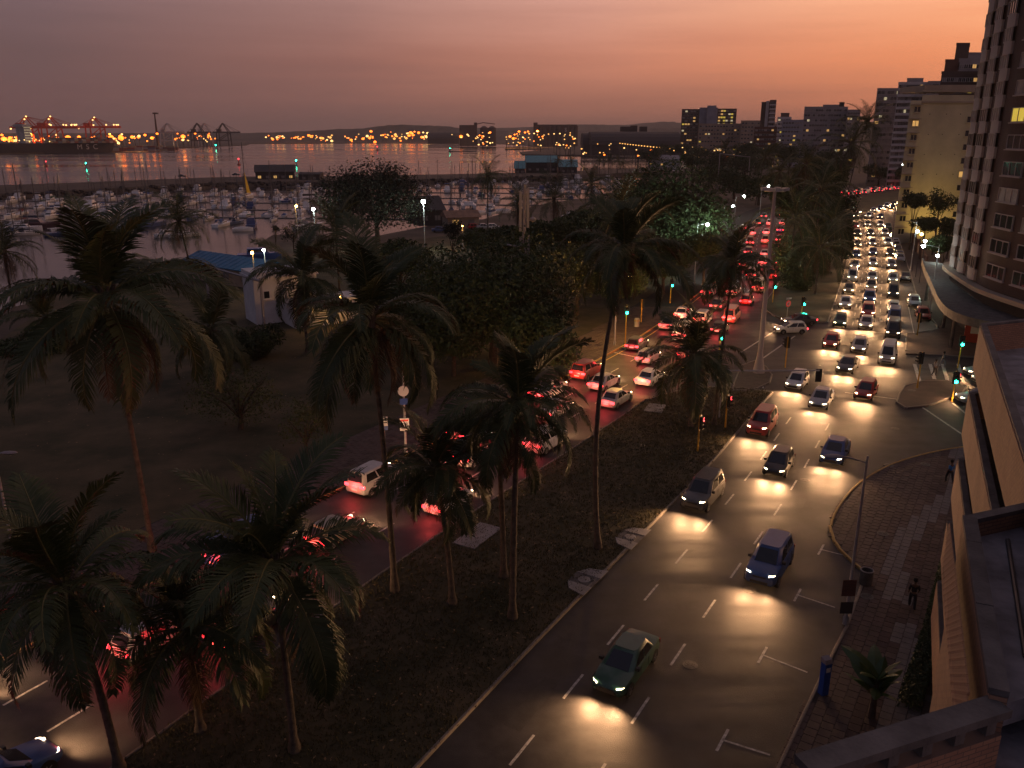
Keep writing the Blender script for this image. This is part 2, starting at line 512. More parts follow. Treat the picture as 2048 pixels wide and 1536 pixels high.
# median between the carriageways, near part and far part
nose = [(16.5, 77.3), (20.5, 78.2), (23.6, 77.6), (25.4, 76.6)]
med1 = xy(LR1) + nose + [p for p in xy(E1)[::-1] if p[1] < 76]
median = slab('median', med1, 'lawn')
kerb(xy(LR1) + nose + [p for p in xy(E1)[::-1] if p[1] < 76], median)
tipn = [(37.0, 119.5), (36.0, 114), (36.5, 110), (38.7, 107.4)]
med2 = xy(E1b) + xy(LR2)[::-1] + tipn
medianf = slab('median', med2, 'lawn')
kerb(xy(LR2)[:20][::-1] + tipn + xy(E1b)[:20], medianf)
# pavement by the park
pave_l = xy(LL) + xy(offs(LL, -6.5))[::-1]
pavl = slab('pavement', pave_l, 'grout', 0.112)
kerb(xy(LL), pavl, 'kerb_yellow')
park = xy(offs(LL, -6.5))[:44] + [(58, 300), (20, 240), (-10, 215), (-45, 170), (-75, 135), (-66, 112), (-62, 96), (-75, 60), (-75, -8)]
slab('lawn', park, 'lawn', 0.10)
# right pavement with the curved corner
corner = crom([(20.2, 41.9), (19.8, 44.5), (20.2, 47.4), (22.3, 51.2), (25.5, 55.2), (30, 58.9), (36.1, 61.7), (46, 63.6), (64, 63.5)], 1.0)
pave_r = xy(E2) + xy(corner) + [(64, 40), (14, -8)]
pavr = slab('pavement', pave_r, 'grout', 0.112)
kerb(xy(E2), pavr)
kerb(xy(corner), pavr, 'kerb_yellow')
ne = [G(1812, 709), G(1813, 668), G(1853, 667)] + xy(E2b) + [(420, 400), (420, 90), (64, 87.5)]
pavn = slab('pavement', ne, 'paver_brown', 0.13)
kerb([(64, 87.5)] + ne[:3] + xy(E2b)[:22], pavn)
isl = [G(1793, 806), G(1799, 790), G(1812, 770), G(1866, 760), G(1935, 768), G(1930, 786), G(1850, 815), G(1812, 818)]
island = slab('traffic_island', isl, 'paver_red', 0.13)
kerb(isl, island, closed=True)

tipp = [G(1482, 733), G(1512, 722), G(1536, 738), G(1545, 754), G(1538, 768), G(1496, 786), G(1462, 783)]
tip = slab('pavement', tipp, 'paver_brown', 0.135)
kerb(tipp, tip, closed=True)
# ---------------------------------------------------------------- paving slabs (nearest as pieces, the rest joined)
def inside(p, poly):
    c, n = False, len(poly)
    for i in range(n):
        (x1, y1), (x2, y2) = poly[i], poly[i - 1]
        if (y1 > p[1]) != (y2 > p[1]) and p[0] < (x2 - x1) * (p[1] - y1) / (y2 - y1) + x1: c = not c
    return c
def pave(parent, poly, size, ang, colfn, lim, ymin, ymax, name='paving_slab'):
    c, s_ = math.cos(ang), math.sin(ang)
    box = MB(); g = 0.012
    hs = size / 2 - g
    box.loft([[(-hs, -hs, -0.04), (hs, -hs, -0.04), (hs, hs, -0.04), (-hs, hs, -0.04)], [(-hs, -hs, 0.014), (hs, -hs, 0.014), (hs, hs, 0.014), (-hs, hs, 0.014)],
              [(-hs + g, -hs + g, 0.02), (hs - g, -hs + g, 0.02), (hs - g, hs - g, 0.02), (-hs + g, hs - g, 0.02)]])
    mats = ['paver_red', 'paver_brown', 'paver_grey']
    me = [box.mesh(name, k) for k in mats]
    cells = []
    xs = [p[0] for p in poly]; ys = [p[1] for p in poly]
    R0 = 90
    for i in range(-int(R0 / size), int(R0 / size)):
        for j in range(-int(R0 / size), int(R0 / size)):
            x, y = (i + 0.5 * (j % 2)) * size * c - j * size * s_ + 12, (i + 0.5 * (j % 2)) * size * s_ + j * size * c + 45
            if ymin < y < ymax and min(xs) < x < max(xs) and inside((x, y), poly):
                px = 1024 + F * x / (y * math.cos(TH) + H * math.sin(TH))
                py = 768 + F * (H * math.cos(TH) - y * math.sin(TH)) / (y * math.cos(TH) + H * math.sin(TH))
                if -40 < px < 2090 and py < 1580:
                    cells.append((x * x + y * y, x, y))
    cells.sort()
    rest = MB()
    for k, (_, x, y) in enumerate(cells):
        mi = colfn(x, y)
        z = 0.112 + rng.uniform(0, 0.008)
        if k < lim:
            ob(name, me[mi], parent, (x, y, z), ang + rng.uniform(-.012, .012))
        else:
            rest.mi = mi
            rest.add([(x + a * c - b * s_, y + a * s_ + b * c, z + e) for a, b, e in box.v], box.f)
    if rest.f:
        o = rest.build('paving', mats, parent)
        o['kind'] = 'stuff'
un = Vector((math.sin(R(32)), math.cos(R(32)))); nn = Vector((un.y, -un.x))
def colr(x, y):
    n = Vector((x, y)).dot(nn); s_ = Vector((x, y)).dot(un)
    w = 1.1 * math.sin(s_ * 0.22)
    if -3.4 + w < n < -2.2 + w and not (42 < s_ < 44): return 2
    if -2.2 + w <= n < -0.6 and 30 < s_ < 41: return 2 if rng.random() < 0.25 else 1
    return 1 if n < -3.4 else (0 if rng.random() < 0.85 else 1)
pave(pavr, pave_r, 0.5, R(58), colr, 300, 16, 68)
pave(pavl, pave_l, 0.6, R(58.5), lambda x, y: 2 if (math.sin((x * un.x + y * un.y) * 0.55) > 0.55 and -28.5 < Vector((x, y)).dot(nn) - 0 < 99) else (1 if rng.random() < 0.9 else 0), 300, 20, 118)

# ---------------------------------------------------------------- road paint
ZM = 0.006
E1o = lambda d: Path(offs(E1, d))
e1len = lambda y: min(range(len(E1)), key=lambda i: abs(E1[i].y - y))
def arc(P, y): return P.c[min(range(len(P.p)), key=lambda i: abs(P.p[i].y - y))]
for d in (3.1, 6.35):
    P = E1o(d)
    strip('lane_line', 'white_paint', P, 0.12, ZM, road, 0, arc(P, 70), dash=(2.0, 2.7))
    strip('lane_line', 'white_paint', P, 0.12, ZM, road, arc(P, 108), arc(P, 300), dash=(2.5, 4))
LLo = lambda d: Path(offs(LL, d))
for d in (3.3, 6.6):
    P = LLo(d)
    strip('lane_line', 'white_paint', P, 0.12, ZM, road, 0, arc(P, 88), dash=(2.0, 3.2))
    strip('lane_line', 'white_paint', P, 0.12, ZM, road, arc(P, 126), arc(P, 300), dash=(2.5, 4))
P = LLo(0.75)
strip('edge_line', 'yellow_paint', P, 0.12, ZM, road, arc(P, 70), arc(P, 160))
def line(a, b, w=0.15, mat='white_paint', nm='road_line'):
    a, b = Vector(a[:2]), Vector(b[:2])
    strip(nm, mat, Path([a, b]), w, ZM + 0.003, road)
for a, b in (((1445, 1480), (1540, 1510)), ((1525, 1310), (1615, 1345)), ((1595, 1190), (1670, 1215)), ((1642, 1099), (1706, 1115))):
    a, b = Vector(G(*a)), Vector(G(*b))
    line(a, b, 0.10, nm='parking_bay_line')
    line(a - un * 0.75, a + un * 0.75, 0.12, nm='parking_bay_line')
for a, b in (((1690, 785), (1822, 802)), ((1640, 1000 - 270), (1640, 731)), ((1845, 815), (1944, 882)), ((1905, 806), (1945, 838)), ((1240, 694), (1330, 712)), ((1228, 705), (1318, 724)),
             ((1480, 706), (1560, 655)), ((1525, 717), (1590, 672)), ((1700, 660), (1815, 670)), ((1815, 604), (1828, 668))):
    line(G(*a), G(*b), 0.2 if a[0] != 1815 else 0.1, nm='stop_line')
for x in (1837, 1893, 1924, 1868):
    a, b = G(x - 8, 728), G(x + 6, 775)
    line(a, b, 0.35, nm='crossing_stripe')
for k in range(4):                                   # turn pocket hatching south of the junction
    a = G(1500 + k * 13, 812 - k * 18)
    line(a, (a[0] + 0.55, a[1] + 2.1), 0.16)

rp = random.Random(77)
for k in range(16):                                  # repair patches, each its own thin sheet
    P_ = E1o(rp.uniform(1, 9)) if k % 2 else LLo(rp.uniform(1, 9))
    q, h = P_(rp.uniform(20, 120)); a_, b_ = rp.uniform(.5, 2.4), rp.uniform(.35, 1.1)
    mm = MB(); mm.add([(-a_, -b_, 0), (a_, -b_ * rp.uniform(.85, 1), 0), (a_ * rp.uniform(.9, 1), b_, 0), (-a_, b_ * rp.uniform(.85, 1), 0)], [(0, 1, 2, 3)])
    mm.build('repair_patch', 'asphalt_patch', road, (q.x, q.y, .003), h)
# manholes and concrete drain aprons in the median
def manhole(px, py, r=0.33, z=0.004, parent=None):
    x, y = G(px, py)
    mm = MB()
    mm.lathe([(r, -0.05), (r, z), (r * .93, z + .004)], 18)
    for a in range(4): mm.box(-r * .7, r * .7, -0.02, 0.02, z + .004, z + .010, a * math.pi / 4)
    return mm.build('manhole_cover', 'iron', parent, (x, y, 0))
for k, (px, py, zz, par) in enumerate([(1790, 857, 0.004, road), (1500, 1180, .008, road), (1380, 1330, .008, road), (1610, 960, .008, road), (1690, 690, .008, road), (1823, 783, .134, island), (1850, 932, .14, pavr), (1733, 1197, .14, pavr), (1765, 1071, .14, pavr), (1777, 934, .14, pavr)]):
    manhole(px, py, 0.36, zz, par)
for px, py, lab in ((1168, 1164, 'lower'), (1260, 1078, 'upper')):
    x, y = G(px, py)
    e = tag(empty('drain_apron', (x, y, 0.131), R(58)), f'{lab} concrete drain apron with round cover on the median kerb', 'drain', 'drain aprons')
    for sx in (-1, 1):
        mm = MB(); mm.prism([(sx * .55, -.75), (sx * 1.55, -.75), (sx * 1.25, .3), (sx * .55, .75)], 0, .05)
        mm.build('concrete_wing', 'concrete', e)
    mm = MB(); mm.box(-.53, .53, -.75, .75, 0, .03); mm.build('apron', 'concrete_dark', e)
    mm = MB(); mm.lathe([(.36, .03), (.36, .045), (.3, .055)], 20); mm.build('cover', 'concrete', e)
for px, py, a, w in ((955, 1075, 30, 1.6), (1310, 819, 20, 1.2)):
    x, y = G(px, py)
    mm = MB(); mm.box(-w, w, -.8, .8, -.1, .045); 
    mm.lathe([(.35, .045), (.35, .06), (.3, .064)], 16)
    tag(mm.build('drain_cover', 'concrete', None, (x, y, .13), R(90 - a)), ('large' if w > 1.5 else 'small') + ' concrete drain cover in the median grass by the city-bound lanes', 'drain cover')

# ---------------------------------------------------------------- grass of the medians and park edge, fallen leaves
def scatter(name, poly, n, hmin, hmax, mats, label, ylim, leaf=False):
    xs = [p[0] for p in poly]; ys = [p[1] for p in poly]
    pts = []
    while len(pts) < n:
        x, y = rng.uniform(min(xs), max(xs)), rng.uniform(max(min(ys), ylim[0]), min(max(ys), ylim[1]))
        if inside((x, y), poly): pts.append((x, y))
    v, f, mi = [], [], []
    for x, y in pts:
        b = len(v)
        a = rng.uniform(0, 6.28)
        if leaf:
            r_ = rng.uniform(.06, .14); t = rng.uniform(0, 6.28)
            v += [(x + r_ * math.cos(a), y + r_ * math.sin(a), .14), (x - r_ * .4 * math.sin(a), y + r_ * .4 * math.cos(a), .16), (x - r_ * math.cos(a), y - r_ * math.sin(a), .145), (x + r_ * .4 * math.sin(a), y - r_ * .4 * math.cos(a), .14)]
            f.append((b, b + 1, b + 2, b + 3)); mi.append(0)
        else:
            for k in range(4):
                a += 1.7; h = rng.uniform(hmin, hmax); w = .035; lx, ly = rng.uniform(-.08, .08), rng.uniform(-.08, .08)
                ox, oy = rng.uniform(-.12, .12), rng.uniform(-.12, .12)
                b = len(v)
                v += [(x + ox - w * math.cos(a), y + oy - w * math.sin(a), .10), (x + ox + w * math.cos(a), y + oy + w * math.sin(a), .10), (x + ox + lx, y + oy + ly, .12 + h)]
                f.append((b, b + 1, b + 2)); mi.append(0)
    mm = MB(); mm.v, mm.f, mm.m = v, f, mi
    o = mm.build(name, mats)
    o['kind'] = 'stuff'; o['label'] = label
scatter('grass', med1, 20000, .05, .16, 'blade', 'short patchy grass on the near median', (18, 80))
scatter('fallen_leaves', med1, 900, 0, 0, 'litter', 'dry fallen leaves on the median grass', (25, 78), True)
scatter('fallen_leaves', park, 700, 0, 0, 'litter', 'dry fallen leaves on the park lawn', (40, 100), True)
# ---------------------------------------------------------------- palms
pm('frond', (0.034, 0.056, 0.016), 0.55, 0.3, 0.9, spec=0.35, col2=(0.060, 0.076, 0.024))
pm('frond_dry', (0.085, 0.045, 0.022), 0.8, 0.3, 1.5)
pm('rachis', (0.105, 0.10, 0.035), 0.6, 0.2, 2)
pm('palm_bark', (0.085, 0.068, 0.055), 0.9, 0.45, 3, 0.8, 11)
pm('bark', (0.06, 0.045, 0.035), 0.9, 0.35, 4, 0.6, 8)
pm('coconut', (0.09, 0.075, 0.03), 0.6, 0.3, 3)
def frond_mesh(seed, L=4.4, rise=0.9, droop=1.0, n=76, dry=False, hang=0.5):
    r = random.Random(seed)
    m = MB()
    pts, tan = [], []
    K = 14
    ang = rise
    p = Vector((0, 0, 0))
    for i in range(K + 1):
        pts.append(p.copy())
        d = Vector((math.cos(ang), 0, math.sin(ang)))
        tan.append(d)
        p += d * (L / K)
        ang -= droop * (0.06 + 0.16 * i / K)
    m.mi = 1
    m.tube(pts, [0.055 * (1 - 0.85 * i / K) + 0.006 for i in range(K + 1)], 4, cap=False)
    m.mi = 0
    twist = r.uniform(-.6, .6)
    for i in range(n):
        t = 0.14 + 0.86 * (i / (n - 1))
        x = t * K
        k = min(int(x), K - 1)
        q = pts[k].lerp(pts[k + 1], x - k)
        d = tan[k]
        up = Vector((-d.z, 0, d.x))
        ll = (0.35 + 0.75 * math.sin(min(1, (t - 0.08) * 1.15) ** 0.75 * math.pi) ** 0.8) * L / 4.4 * r.uniform(.85, 1.1)
        for sd in (-1, 1):
            if r.random() < 0.06: continue
            out = Vector((0, sd, 0))
            tw = twist * (t - .2)
            dirn = (d * (0.45 + 0.5 * t) + out * (1.0 - .25 * t) + up * (0.22 + tw * sd) + Vector((r.uniform(-.1, .1), r.uniform(-.1, .1), r.uniform(-.12, .06)))).normalized()
            w = d * (0.034 * L / 4.4)
            a = q
            b = a + dirn * ll * 0.5
            dd = (dirn + Vector((0, 0, -hang * r.uniform(.6, 1.5)))).normalized()
            c = b + dd * ll * 0.32
            e = c + (dd + Vector((0, 0, -hang * 1.0))).normalized() * ll * 0.25
            m.add([a - w * .6, a + w * .6, b + w, b - w, c + w * .7, c - w * .7, e], [(0, 1, 2, 3), (3, 2, 4, 5), (5, 4, 6)])
    return m.mesh('frond', ['frond_dry', 'frond_dry'] if dry else ['frond', 'rachis'])
FR = {'up': [frond_mesh(k, 4.0, 1.1, 0.55, hang=0.25) for k in range(3)],
      'mid': [frond_mesh(10 + k, 4.4, 0.55, 0.95, hang=0.55) for k in range(4)],
      'low': [frond_mesh(20 + k, 4.4, 0.0, 0.95, hang=0.8) for k in range(4)],
      'dry': [frond_mesh(30 + k, 3.6, -0.85, 0.6, 44, True, hang=0.5) for k in range(2)]}
def lowfr(seed): return frond_mesh(seed, 4.4, 0.5, 0.95, 26, hang=.55)
FRL = {'up': [frond_mesh(50 + k, 4.0, 1.1, 0.55, 28, hang=0.25) for k in range(2)], 'mid': [frond_mesh(60 + k, 4.4, .55, .95, 28, hang=.55) for k in range(2)],
       'low': [frond_mesh(70 + k, 4.4, 0, .95, 28, hang=.8) for k in range(2)], 'dry': [frond_mesh(80, 3.6, -.85, .6, 22, True)]}
NUTS = MB()
for k in range(7):
    a = k * 0.9
    NUTS.lathe([(0.02, -.14), (.10, -.06), (.12, .02), (.07, .11), (.01, .14)], 8, (0.27 * math.cos(a), .27 * math.sin(a), -.30 - .07 * (k % 3)))
NUTS = NUTS.mesh('coconut_cluster', 'coconut', 40)
SHEATH = MB()
for k in range(9):
    a = k * 2.4
    SHEATH.tube([(0.05 * math.cos(a), .05 * math.sin(a), -.25), (.16 * math.cos(a), .16 * math.sin(a), .25), (.34 * math.cos(a), .34 * math.sin(a), .62)], [.13, .10, .03], 5)
SHEATH = SHEATH.mesh('leaf_sheath', 'palm_bark')
def palm(base, crown, rad, label, seed, detail=True, nf=24, curve=0.0, zb=0.1, group='palms', tr=0.17, dry=2):
    r = random.Random(seed)
    b, c = Vector((base[0], base[1], zb)), Vector(crown)
    e = tag(empty('palm_tree', b), label, 'palm tree', group)
    h = c - b
    K = 40 if detail else 14
    pts, rr = [], []
    ph = r.uniform(0, 6)
    for i in range(K + 1):
        t = i / K
        bend = curve * math.sin(t * math.pi * 1.0)
        pts.append(Vector((h.x * (0.35 * t + 0.65 * t * t) + bend, h.y * t * t, h.z * t)))
        rr.append(tr * (1.0 - 0.38 * t) + (tr * 0.75 * max(0, 1 - t * 12)) + 0.016 * (i % 2) * r.uniform(.3, 1.3))
    m = MB(); m.tube(pts, rr, 8)
    m.build('trunk', 'palm_bark', e, smooth=50)
    sc = rad / 3.35
    ob('leaf_sheath', SHEATH, e, h, r.uniform(0, 6), sc=sc)
    fr = FR if detail else FRL
    if detail: ob('coconut_cluster', NUTS, e, h, r.uniform(0, 6), sc=sc)
    nf += 4
    for i in range(nf):
        t = i / nf
        kind = 'up' if t < 0.22 else ('mid' if t < 0.62 else 'low')
        a = i * 2.399 + r.uniform(-.4, .4)
        pitch = r.uniform(-.14, .14) + (0.32 * (1 - t / 0.22) if t < 0.22 else 0) - (0.55 * (t - .62) / .38 if t > .62 else 0)
        if r.random() < .08: continue
        o = ob('frond', r.choice(fr[kind]), e, h + Vector((0, 0, 0.15 * sc)), rot=(r.uniform(-.3, .3), -pitch + r.uniform(-.1, .1), a), sc=sc * r.uniform(.72, 1.14))
    dry += r.randint(0, 4)
    for i in range(dry):
        ob('frond', r.choice(fr['dry']), e, h, rot=(0, r.uniform(-.1, .25), r.uniform(0, 6.28)), sc=sc * r.uniform(.7, .95))
    return e
def palm_px(bp, cp, rpx, label, seed, **k):
    b = G(*bp)
    c = at(cp[0], cp[1], b[1])
    palm(b, c, rpx / F * (c.y * math.cos(TH) + (H - c.z) * math.sin(TH)), label, seed, **k)
gN, gM = 'tall coconut palms along the median', 'palms at the park and marina'
palm_px((305, 1105), (212, 610), 215, 'broad coconut palm rising from the park pavement, leaning left with one long dry hanging frond', 1, group=gM, nf=26)
palm_px((790, 1185), (740, 645), 185, 'tall coconut palm on median in front of the dark round park tree', 2, group=gN, nf=26, dry=3)
palm_px((905, 1210), (872, 945), 128, 'short coconut palm on median, right of the tallest dark-crowned palm', 3, group=gN)
palm_px((1025, 1240), (1036, 815), 148, 'coconut palm on median with twin neighbour trunk directly behind its own', 4, group=gN, nf=26)
palm_px((1008, 1157), (996, 880), 105, 'slim palm hidden behind the fronds of the middle median palm', 5, group=gN, nf=18)
palm_px((1196, 1100), (1248, 510), 125, 'very tall thin coconut palm with an S-curved trunk, alone on the median', 6, group=gN, curve=-0.55, tr=.15, nf=24, dry=4)
palm_px((1380, 855), (1388, 720), 108, 'low bushy coconut palm near the rounded tip of the median', 7, group=gN)
palm_px((1428, 852), (1468, 530), 80, 'slender tall coconut palm at the tip of the median by the signals', 8, group=gN, tr=.14, dry=3)
palm_px((590, 1505), (548, 1135), 220, 'large coconut palm low in the picture with fronds over the queue of cars', 9, group=gN, nf=28)
palm_px((402, 1465), (372, 1265), 190, 'stout short palm on median grass, its crown overlapping two bigger palms', 10, group=gN, nf=20)
palm_px((240, 1545), (132, 1185), 215, 'dark coconut palm in the bottom corner at the lower edge', 11, group=gN, nf=28)
def palm_at(cp, Y, rpx, label, seed, bx=None, **k):
    c = at(cp[0], cp[1], Y)
    b = (c.x + (bx or 0), Y)
    palm(b, c, rpx / F * (Y * math.cos(TH) + (H - c.z) * math.sin(TH)), label, seed, detail=Y < 110, **k)
palm_at((358, 445), 128, 64, 'palm standing alone in front of the marina water by the blue shed', 21, bx=1.2, group=gM)
palm_at((8, 505), 118, 75, 'palm cut by the picture edge in front of the moored boats', 22, group=gM)
palm_at((95, 640), 100, 70, 'small palm under the fronds of the leaning park palm', 23, group=gM, nf=18)
palm_at((672, 470), 118, 78, 'dark palm in front of the big fine-leaved tree', 24, group=gM)
palm_at((604, 560), 92, 95, 'palm with pale-lit fronds beside the white station building', 25, group=gM)
palm_at((425, 665), 80, 88, 'low spreading palm in the park shrubs', 26, group=gM)
palm_at((975, 355), 172, 44, 'thin palm rising above the marina beside the lamp-lit hut', 27, group=gM, nf=18)
palm_at((1108, 400), 168, 52, 'palm in the boatyard, right of the antenna mast', 28, group=gM, nf=18)
palm_at((1035, 405), 152, 46, 'palm directly behind the antenna mast', 29, group=gM, nf=18)
palm_at((1183, 368), 215, 44, 'palm between boatyard and the dark round tree mass', 30, group=gM, nf=18)
palm_at((1238, 430), 122, 88, 'dark palm behind the S-curved median palm', 31, group=gM)
for k, (x, y, Y) in enumerate([(1200, 324, 430), (1218, 320, 440), (1236, 321, 432), (1245, 327, 420), (1116, 322, 470), (1143, 326, 470)]):
    palm_at((x, y), Y, 15, ('tallest of the small', 'second of the small', 'third of the small', 'last of the small', 'left roof-side small', 'right roof-side small')[k] + ' distant palms on the yacht club breakwater', 40 + k, group='small palms on the breakwater', nf=14, dry=0)
gF = 'palms on the far median'
for k, (x, y, Y, rp, bx, lab) in enumerate([(1735, 246, 262, 52, -4, 'tallest palm against the sky, in front of the grey apartment block'), (1702, 292, 215, 58, -6, 'second tall palm below the tallest one on far median'),
        (1612, 330, 190, 52, 0, 'palm on far median in front of the long grey block'), (1642, 385, 165, 62, 0, 'palm above the dark middle of the far median'),
        (1668, 450, 148, 70, 0, 'low palm overhanging the bend of oncoming lanes'), (1590, 440, 142, 70, 0, 'palm above the city-bound lanes on far median'),
        (1640, 500, 128, 66, 0, 'short palm near the front of the far median'), (1560, 345, 235, 40, 4, 'palm behind the tall light mast top'),
        (1450, 300, 380, 26, 0, 'palm rising over the far treeline near the slab tower'), (1530, 318, 300, 34, -2, 'palm at the far bend of the park edge')]):
    palm_at((x, y), Y, rp, lab, 60 + k, bx=bx, group=gF, nf=20)

# ---------------------------------------------------------------- broadleaf trees
pm('leaf_dark', (0.030, 0.054, 0.018), 0.6, 0.35, 0.7, spec=0.3, col2=(0.058, 0.088, 0.030))
pm('leaf_mid', (0.045, 0.070, 0.022), 0.6, 0.35, 0.7, spec=0.3, col2=(0.08, 0.095, 0.03))
pm('leaf_fine', (0.026, 0.030, 0.020), 0.7, 0.35, 0.7, spec=0.25)
def crown_mesh(rx, ry, rz, n, size, seed, lobes=9, lean=0.0):
    r = np.random.default_rng(seed)
    u = r.normal(size=(lobes, 3)); u /= np.linalg.norm(u, axis=1)[:, None]
    u[:, 2] = u[:, 2] * 0.7 + 0.05
    cen = u * r.uniform(.35, .72, (lobes, 1))
    rad = r.uniform(.28, .48, lobes)
    cen = np.vstack([cen, [[0, 0, 0]]]); rad = np.append(rad, .5)
    w = rad ** 2
    k = r.choice(lobes + 1, n, p=w / w.sum())
    d = r.normal(size=(n, 3)); d /= np.linalg.norm(d, axis=1)[:, None]
    rr = rad[k] * (r.uniform(0, 1, n) ** 0.28) * r.uniform(.82, 1.14, n)
    # sub-clumping
    clump = r.normal(size=(160, 3)); clump /= np.linalg.norm(clump, axis=1)[:, None]
    near = clump[np.argmax(d @ clump.T, axis=1)]
    d = d * .72 + near * .28; d /= np.linalg.norm(d, axis=1)[:, None]
    P = (cen[k] + d * rr[:, None]) * np.array([rx, ry, rz])
    nrm = d + r.normal(scale=.7, size=(n, 3)); nrm /= np.linalg.norm(nrm, axis=1)[:, None]
    t = np.cross(nrm, r.normal(size=(n, 3))); t /= np.linalg.norm(t, axis=1)[:, None]
    b = np.cross(nrm, t)
    s = (size * r.uniform(.55, 1.35, n))[:, None]
    V = np.stack([P - t * s, P - b * s * .42 + nrm * s * .12, P + t * s, P + b * s * .42 + nrm * s * .12], 1).reshape(-1, 3)
    me = bpy.data.meshes.new('crown')
    me.from_pydata(V.tolist(), [], np.arange(n * 4).reshape(-1, 4).tolist())
    return me
def tree(cp, Y, rxp, rzp, label, seed, n=7000, size=.3, mat='leaf_dark', base_z=0.1, group=None, lobes=9, name='broadleaf_tree', limbs=5, cat='tree', ry=None, dz=None):
    c = at(cp[0], cp[1], Y)
    d = Y * math.cos(TH) + (H - c.z) * math.sin(TH)
    rx, rz = rxp * d / F, rzp * d / F
    e = tag(empty(name, (c.x, Y, base_z)), label, cat, group)
    me = crown_mesh(rx * 1.3, (ry or rx) * 1.15, rz * 1.25, int(n * 1.35), size, seed, lobes)
    me.materials.append(MAT[mat])
    hz = c.z - base_z
    ob('crown', me, e, (0, 0, hz))
    r = random.Random(seed)
    m = MB()
    tr = max(.12, min(.5, rx * .05))
    m.tube([(0, 0, -.1), (r.uniform(-.2, .2), 0, hz * .4), (r.uniform(-.4, .4), r.uniform(-.3, .3), max(hz, .5))], [tr * 1.3, tr, tr * .5], 7)
    for k in range(limbs):
        a = k * 2.4 + r.random()
        q = Vector((math.cos(a) * rx * .62, math.sin(a) * rx * .62, hz + rz * r.uniform(-.1, .5)))
        m.tube([(0, 0, hz * .42), (q.x * .4, q.y * .4, hz * .42 + (q.z - hz * .42) * .5), q], [tr * .6, tr * .4, tr * .12], 5)
    m.build('trunk', 'bark', e, smooth=50)
    return e
gT = 'trees between park and marina'
tree((752, 400), 190, 95, 92, 'big dark fine-leaved tree standing up against the bay water', 1, 12000, .34, 'leaf_fine', group=gT, lobes=14)
tree((985, 606), 86, 190, 128, 'broad dense dark green tree spreading over the park pavement', 2, 22000, .24, 'leaf_dark', group=gT, lobes=16)
tree((860, 590), 100, 90, 70, 'dark tree joined to the left side of the broad park tree', 3, 9000, .25, 'leaf_dark', group=gT)
tree((1320, 440), 152, 140, 100, 'huge domed dark tree behind the lamp-lit green bush', 4, 18000, .36, 'leaf_dark', group=gT, lobes=14)
tree((1175, 455), 140, 80, 62, 'dark tree between the antenna mast and the huge domed tree', 5, 9000, .32, 'leaf_dark', group=gT)
tree((1155, 540), 112, 76, 58, 'tree glowing orange from the street lamp beneath it', 6, 9000, .24, 'leaf_mid', group=gT)
tree((1412, 492), 133, 44, 42, 'bright green bush right under a white street lamp', 7, 6000, .22, 'leaf_mid', group=gT, limbs=3)
tree((1330, 520), 128, 62, 50, 'dark rounded tree behind the green traffic signal', 8, 7000, .28, 'leaf_dark', group=gT)
tree((800, 520), 118, 70, 48, 'low dark tree in front of the marina car park', 9, 7000, .26, 'leaf_dark', group=gT)
tree((505, 690), 90, 62, 60, 'dark bush by the white station building steps', 10, 7000, .2, 'leaf_dark', group=gT, limbs=3, cat='bush', name='bush')
tree((60, 700), 92, 90, 40, 'dark low bush at the picture edge behind the park lawn', 11, 6000, .2, 'leaf_dark', group=gT, limbs=3, cat='bush', name='bush')
tree((585, 462), 176, 22, 30, 'small half-bare tree on the sandy point', 12, 700, .2, 'leaf_fine', group=gT)
tree((550, 458), 178, 9, 9, 'tiny sapling at the tip of the sandy point', 13, 160, .2, 'leaf_fine', group=gT, limbs=3)
tree((905, 462), 150, 24, 24, 'thin small tree in front of the lamp-lit hut', 14, 900, .22, 'leaf_fine', group=gT)
tree((475, 800), 66, 95, 88, 'sparse twiggy shrub in the middle of the park', 15, 2600, .12, 'leaf_mid', group=gT, limbs=9, cat='bush', name='bush')
tree((610, 850), 60, 60, 60, 'thin see-through shrub near the park pavement', 16, 1200, .12, 'leaf_mid', group=gT, limbs=8, cat='bush', name='bush')
tree((1600, 520), 150, 52, 80, 'dark leafy tree filling the far median beside the tall light mast', 17, 9000, .3, 'leaf_dark', group='trees on the far median', lobes=11)
tree((1650, 430), 182, 52, 80, 'dark leafy tree behind the low palm on far median', 18, 9000, .34, 'leaf_dark', group='trees on the far median', lobes=11)
tree((1662, 352), 262, 34, 40, 'dark tree where the oncoming lanes bend away', 19, 7000, .4, 'leaf_dark', group='trees on the far median')
tree((1880, 402), 172, 30, 32, 'lit small tree in front of the cream apartment wall', 20, 1900, .22, 'leaf_mid', group='trees by the cream wall')
tree((1832, 402), 180, 24, 22, 'dark shrub-like tree at the foot of the cream wall corner', 21, 3000, .24, 'leaf_dark', group='trees by the cream wall')
tree((1852, 448), 168, 26, 20, 'low bush at the foot of the lit small tree', 41, 2600, .22, 'leaf_dark', group='trees by the cream wall', limbs=2, cat='bush', name='bush')
tree((1903, 455), 166, 24, 24, 'bushy dark shrub at the right foot of the cream wall', 42, 2600, .22, 'leaf_dark', group='trees by the cream wall', limbs=2, cat='bush', name='bush')
tree((1890, 490), 140, 30, 22, 'low hedge-like bush behind the round garden lamps', 22, 3000, .22, 'leaf_dark', group='trees by the cream wall', limbs=3)
tree((1075, 668), 78, 80, 78, 'dark tree overhanging the park pavement, right of the broad one', 37, 9000, .22, 'leaf_dark', group=gT)
tree((905, 660), 82, 80, 66, 'dark lower tree at the left foot of the broad park tree', 38, 8000, .22, 'leaf_dark', group=gT)
tree((1240, 500), 126, 70, 60, 'dark tree closing the gap behind the S-curved palm crown', 39, 8000, .28, 'leaf_dark', group=gT)
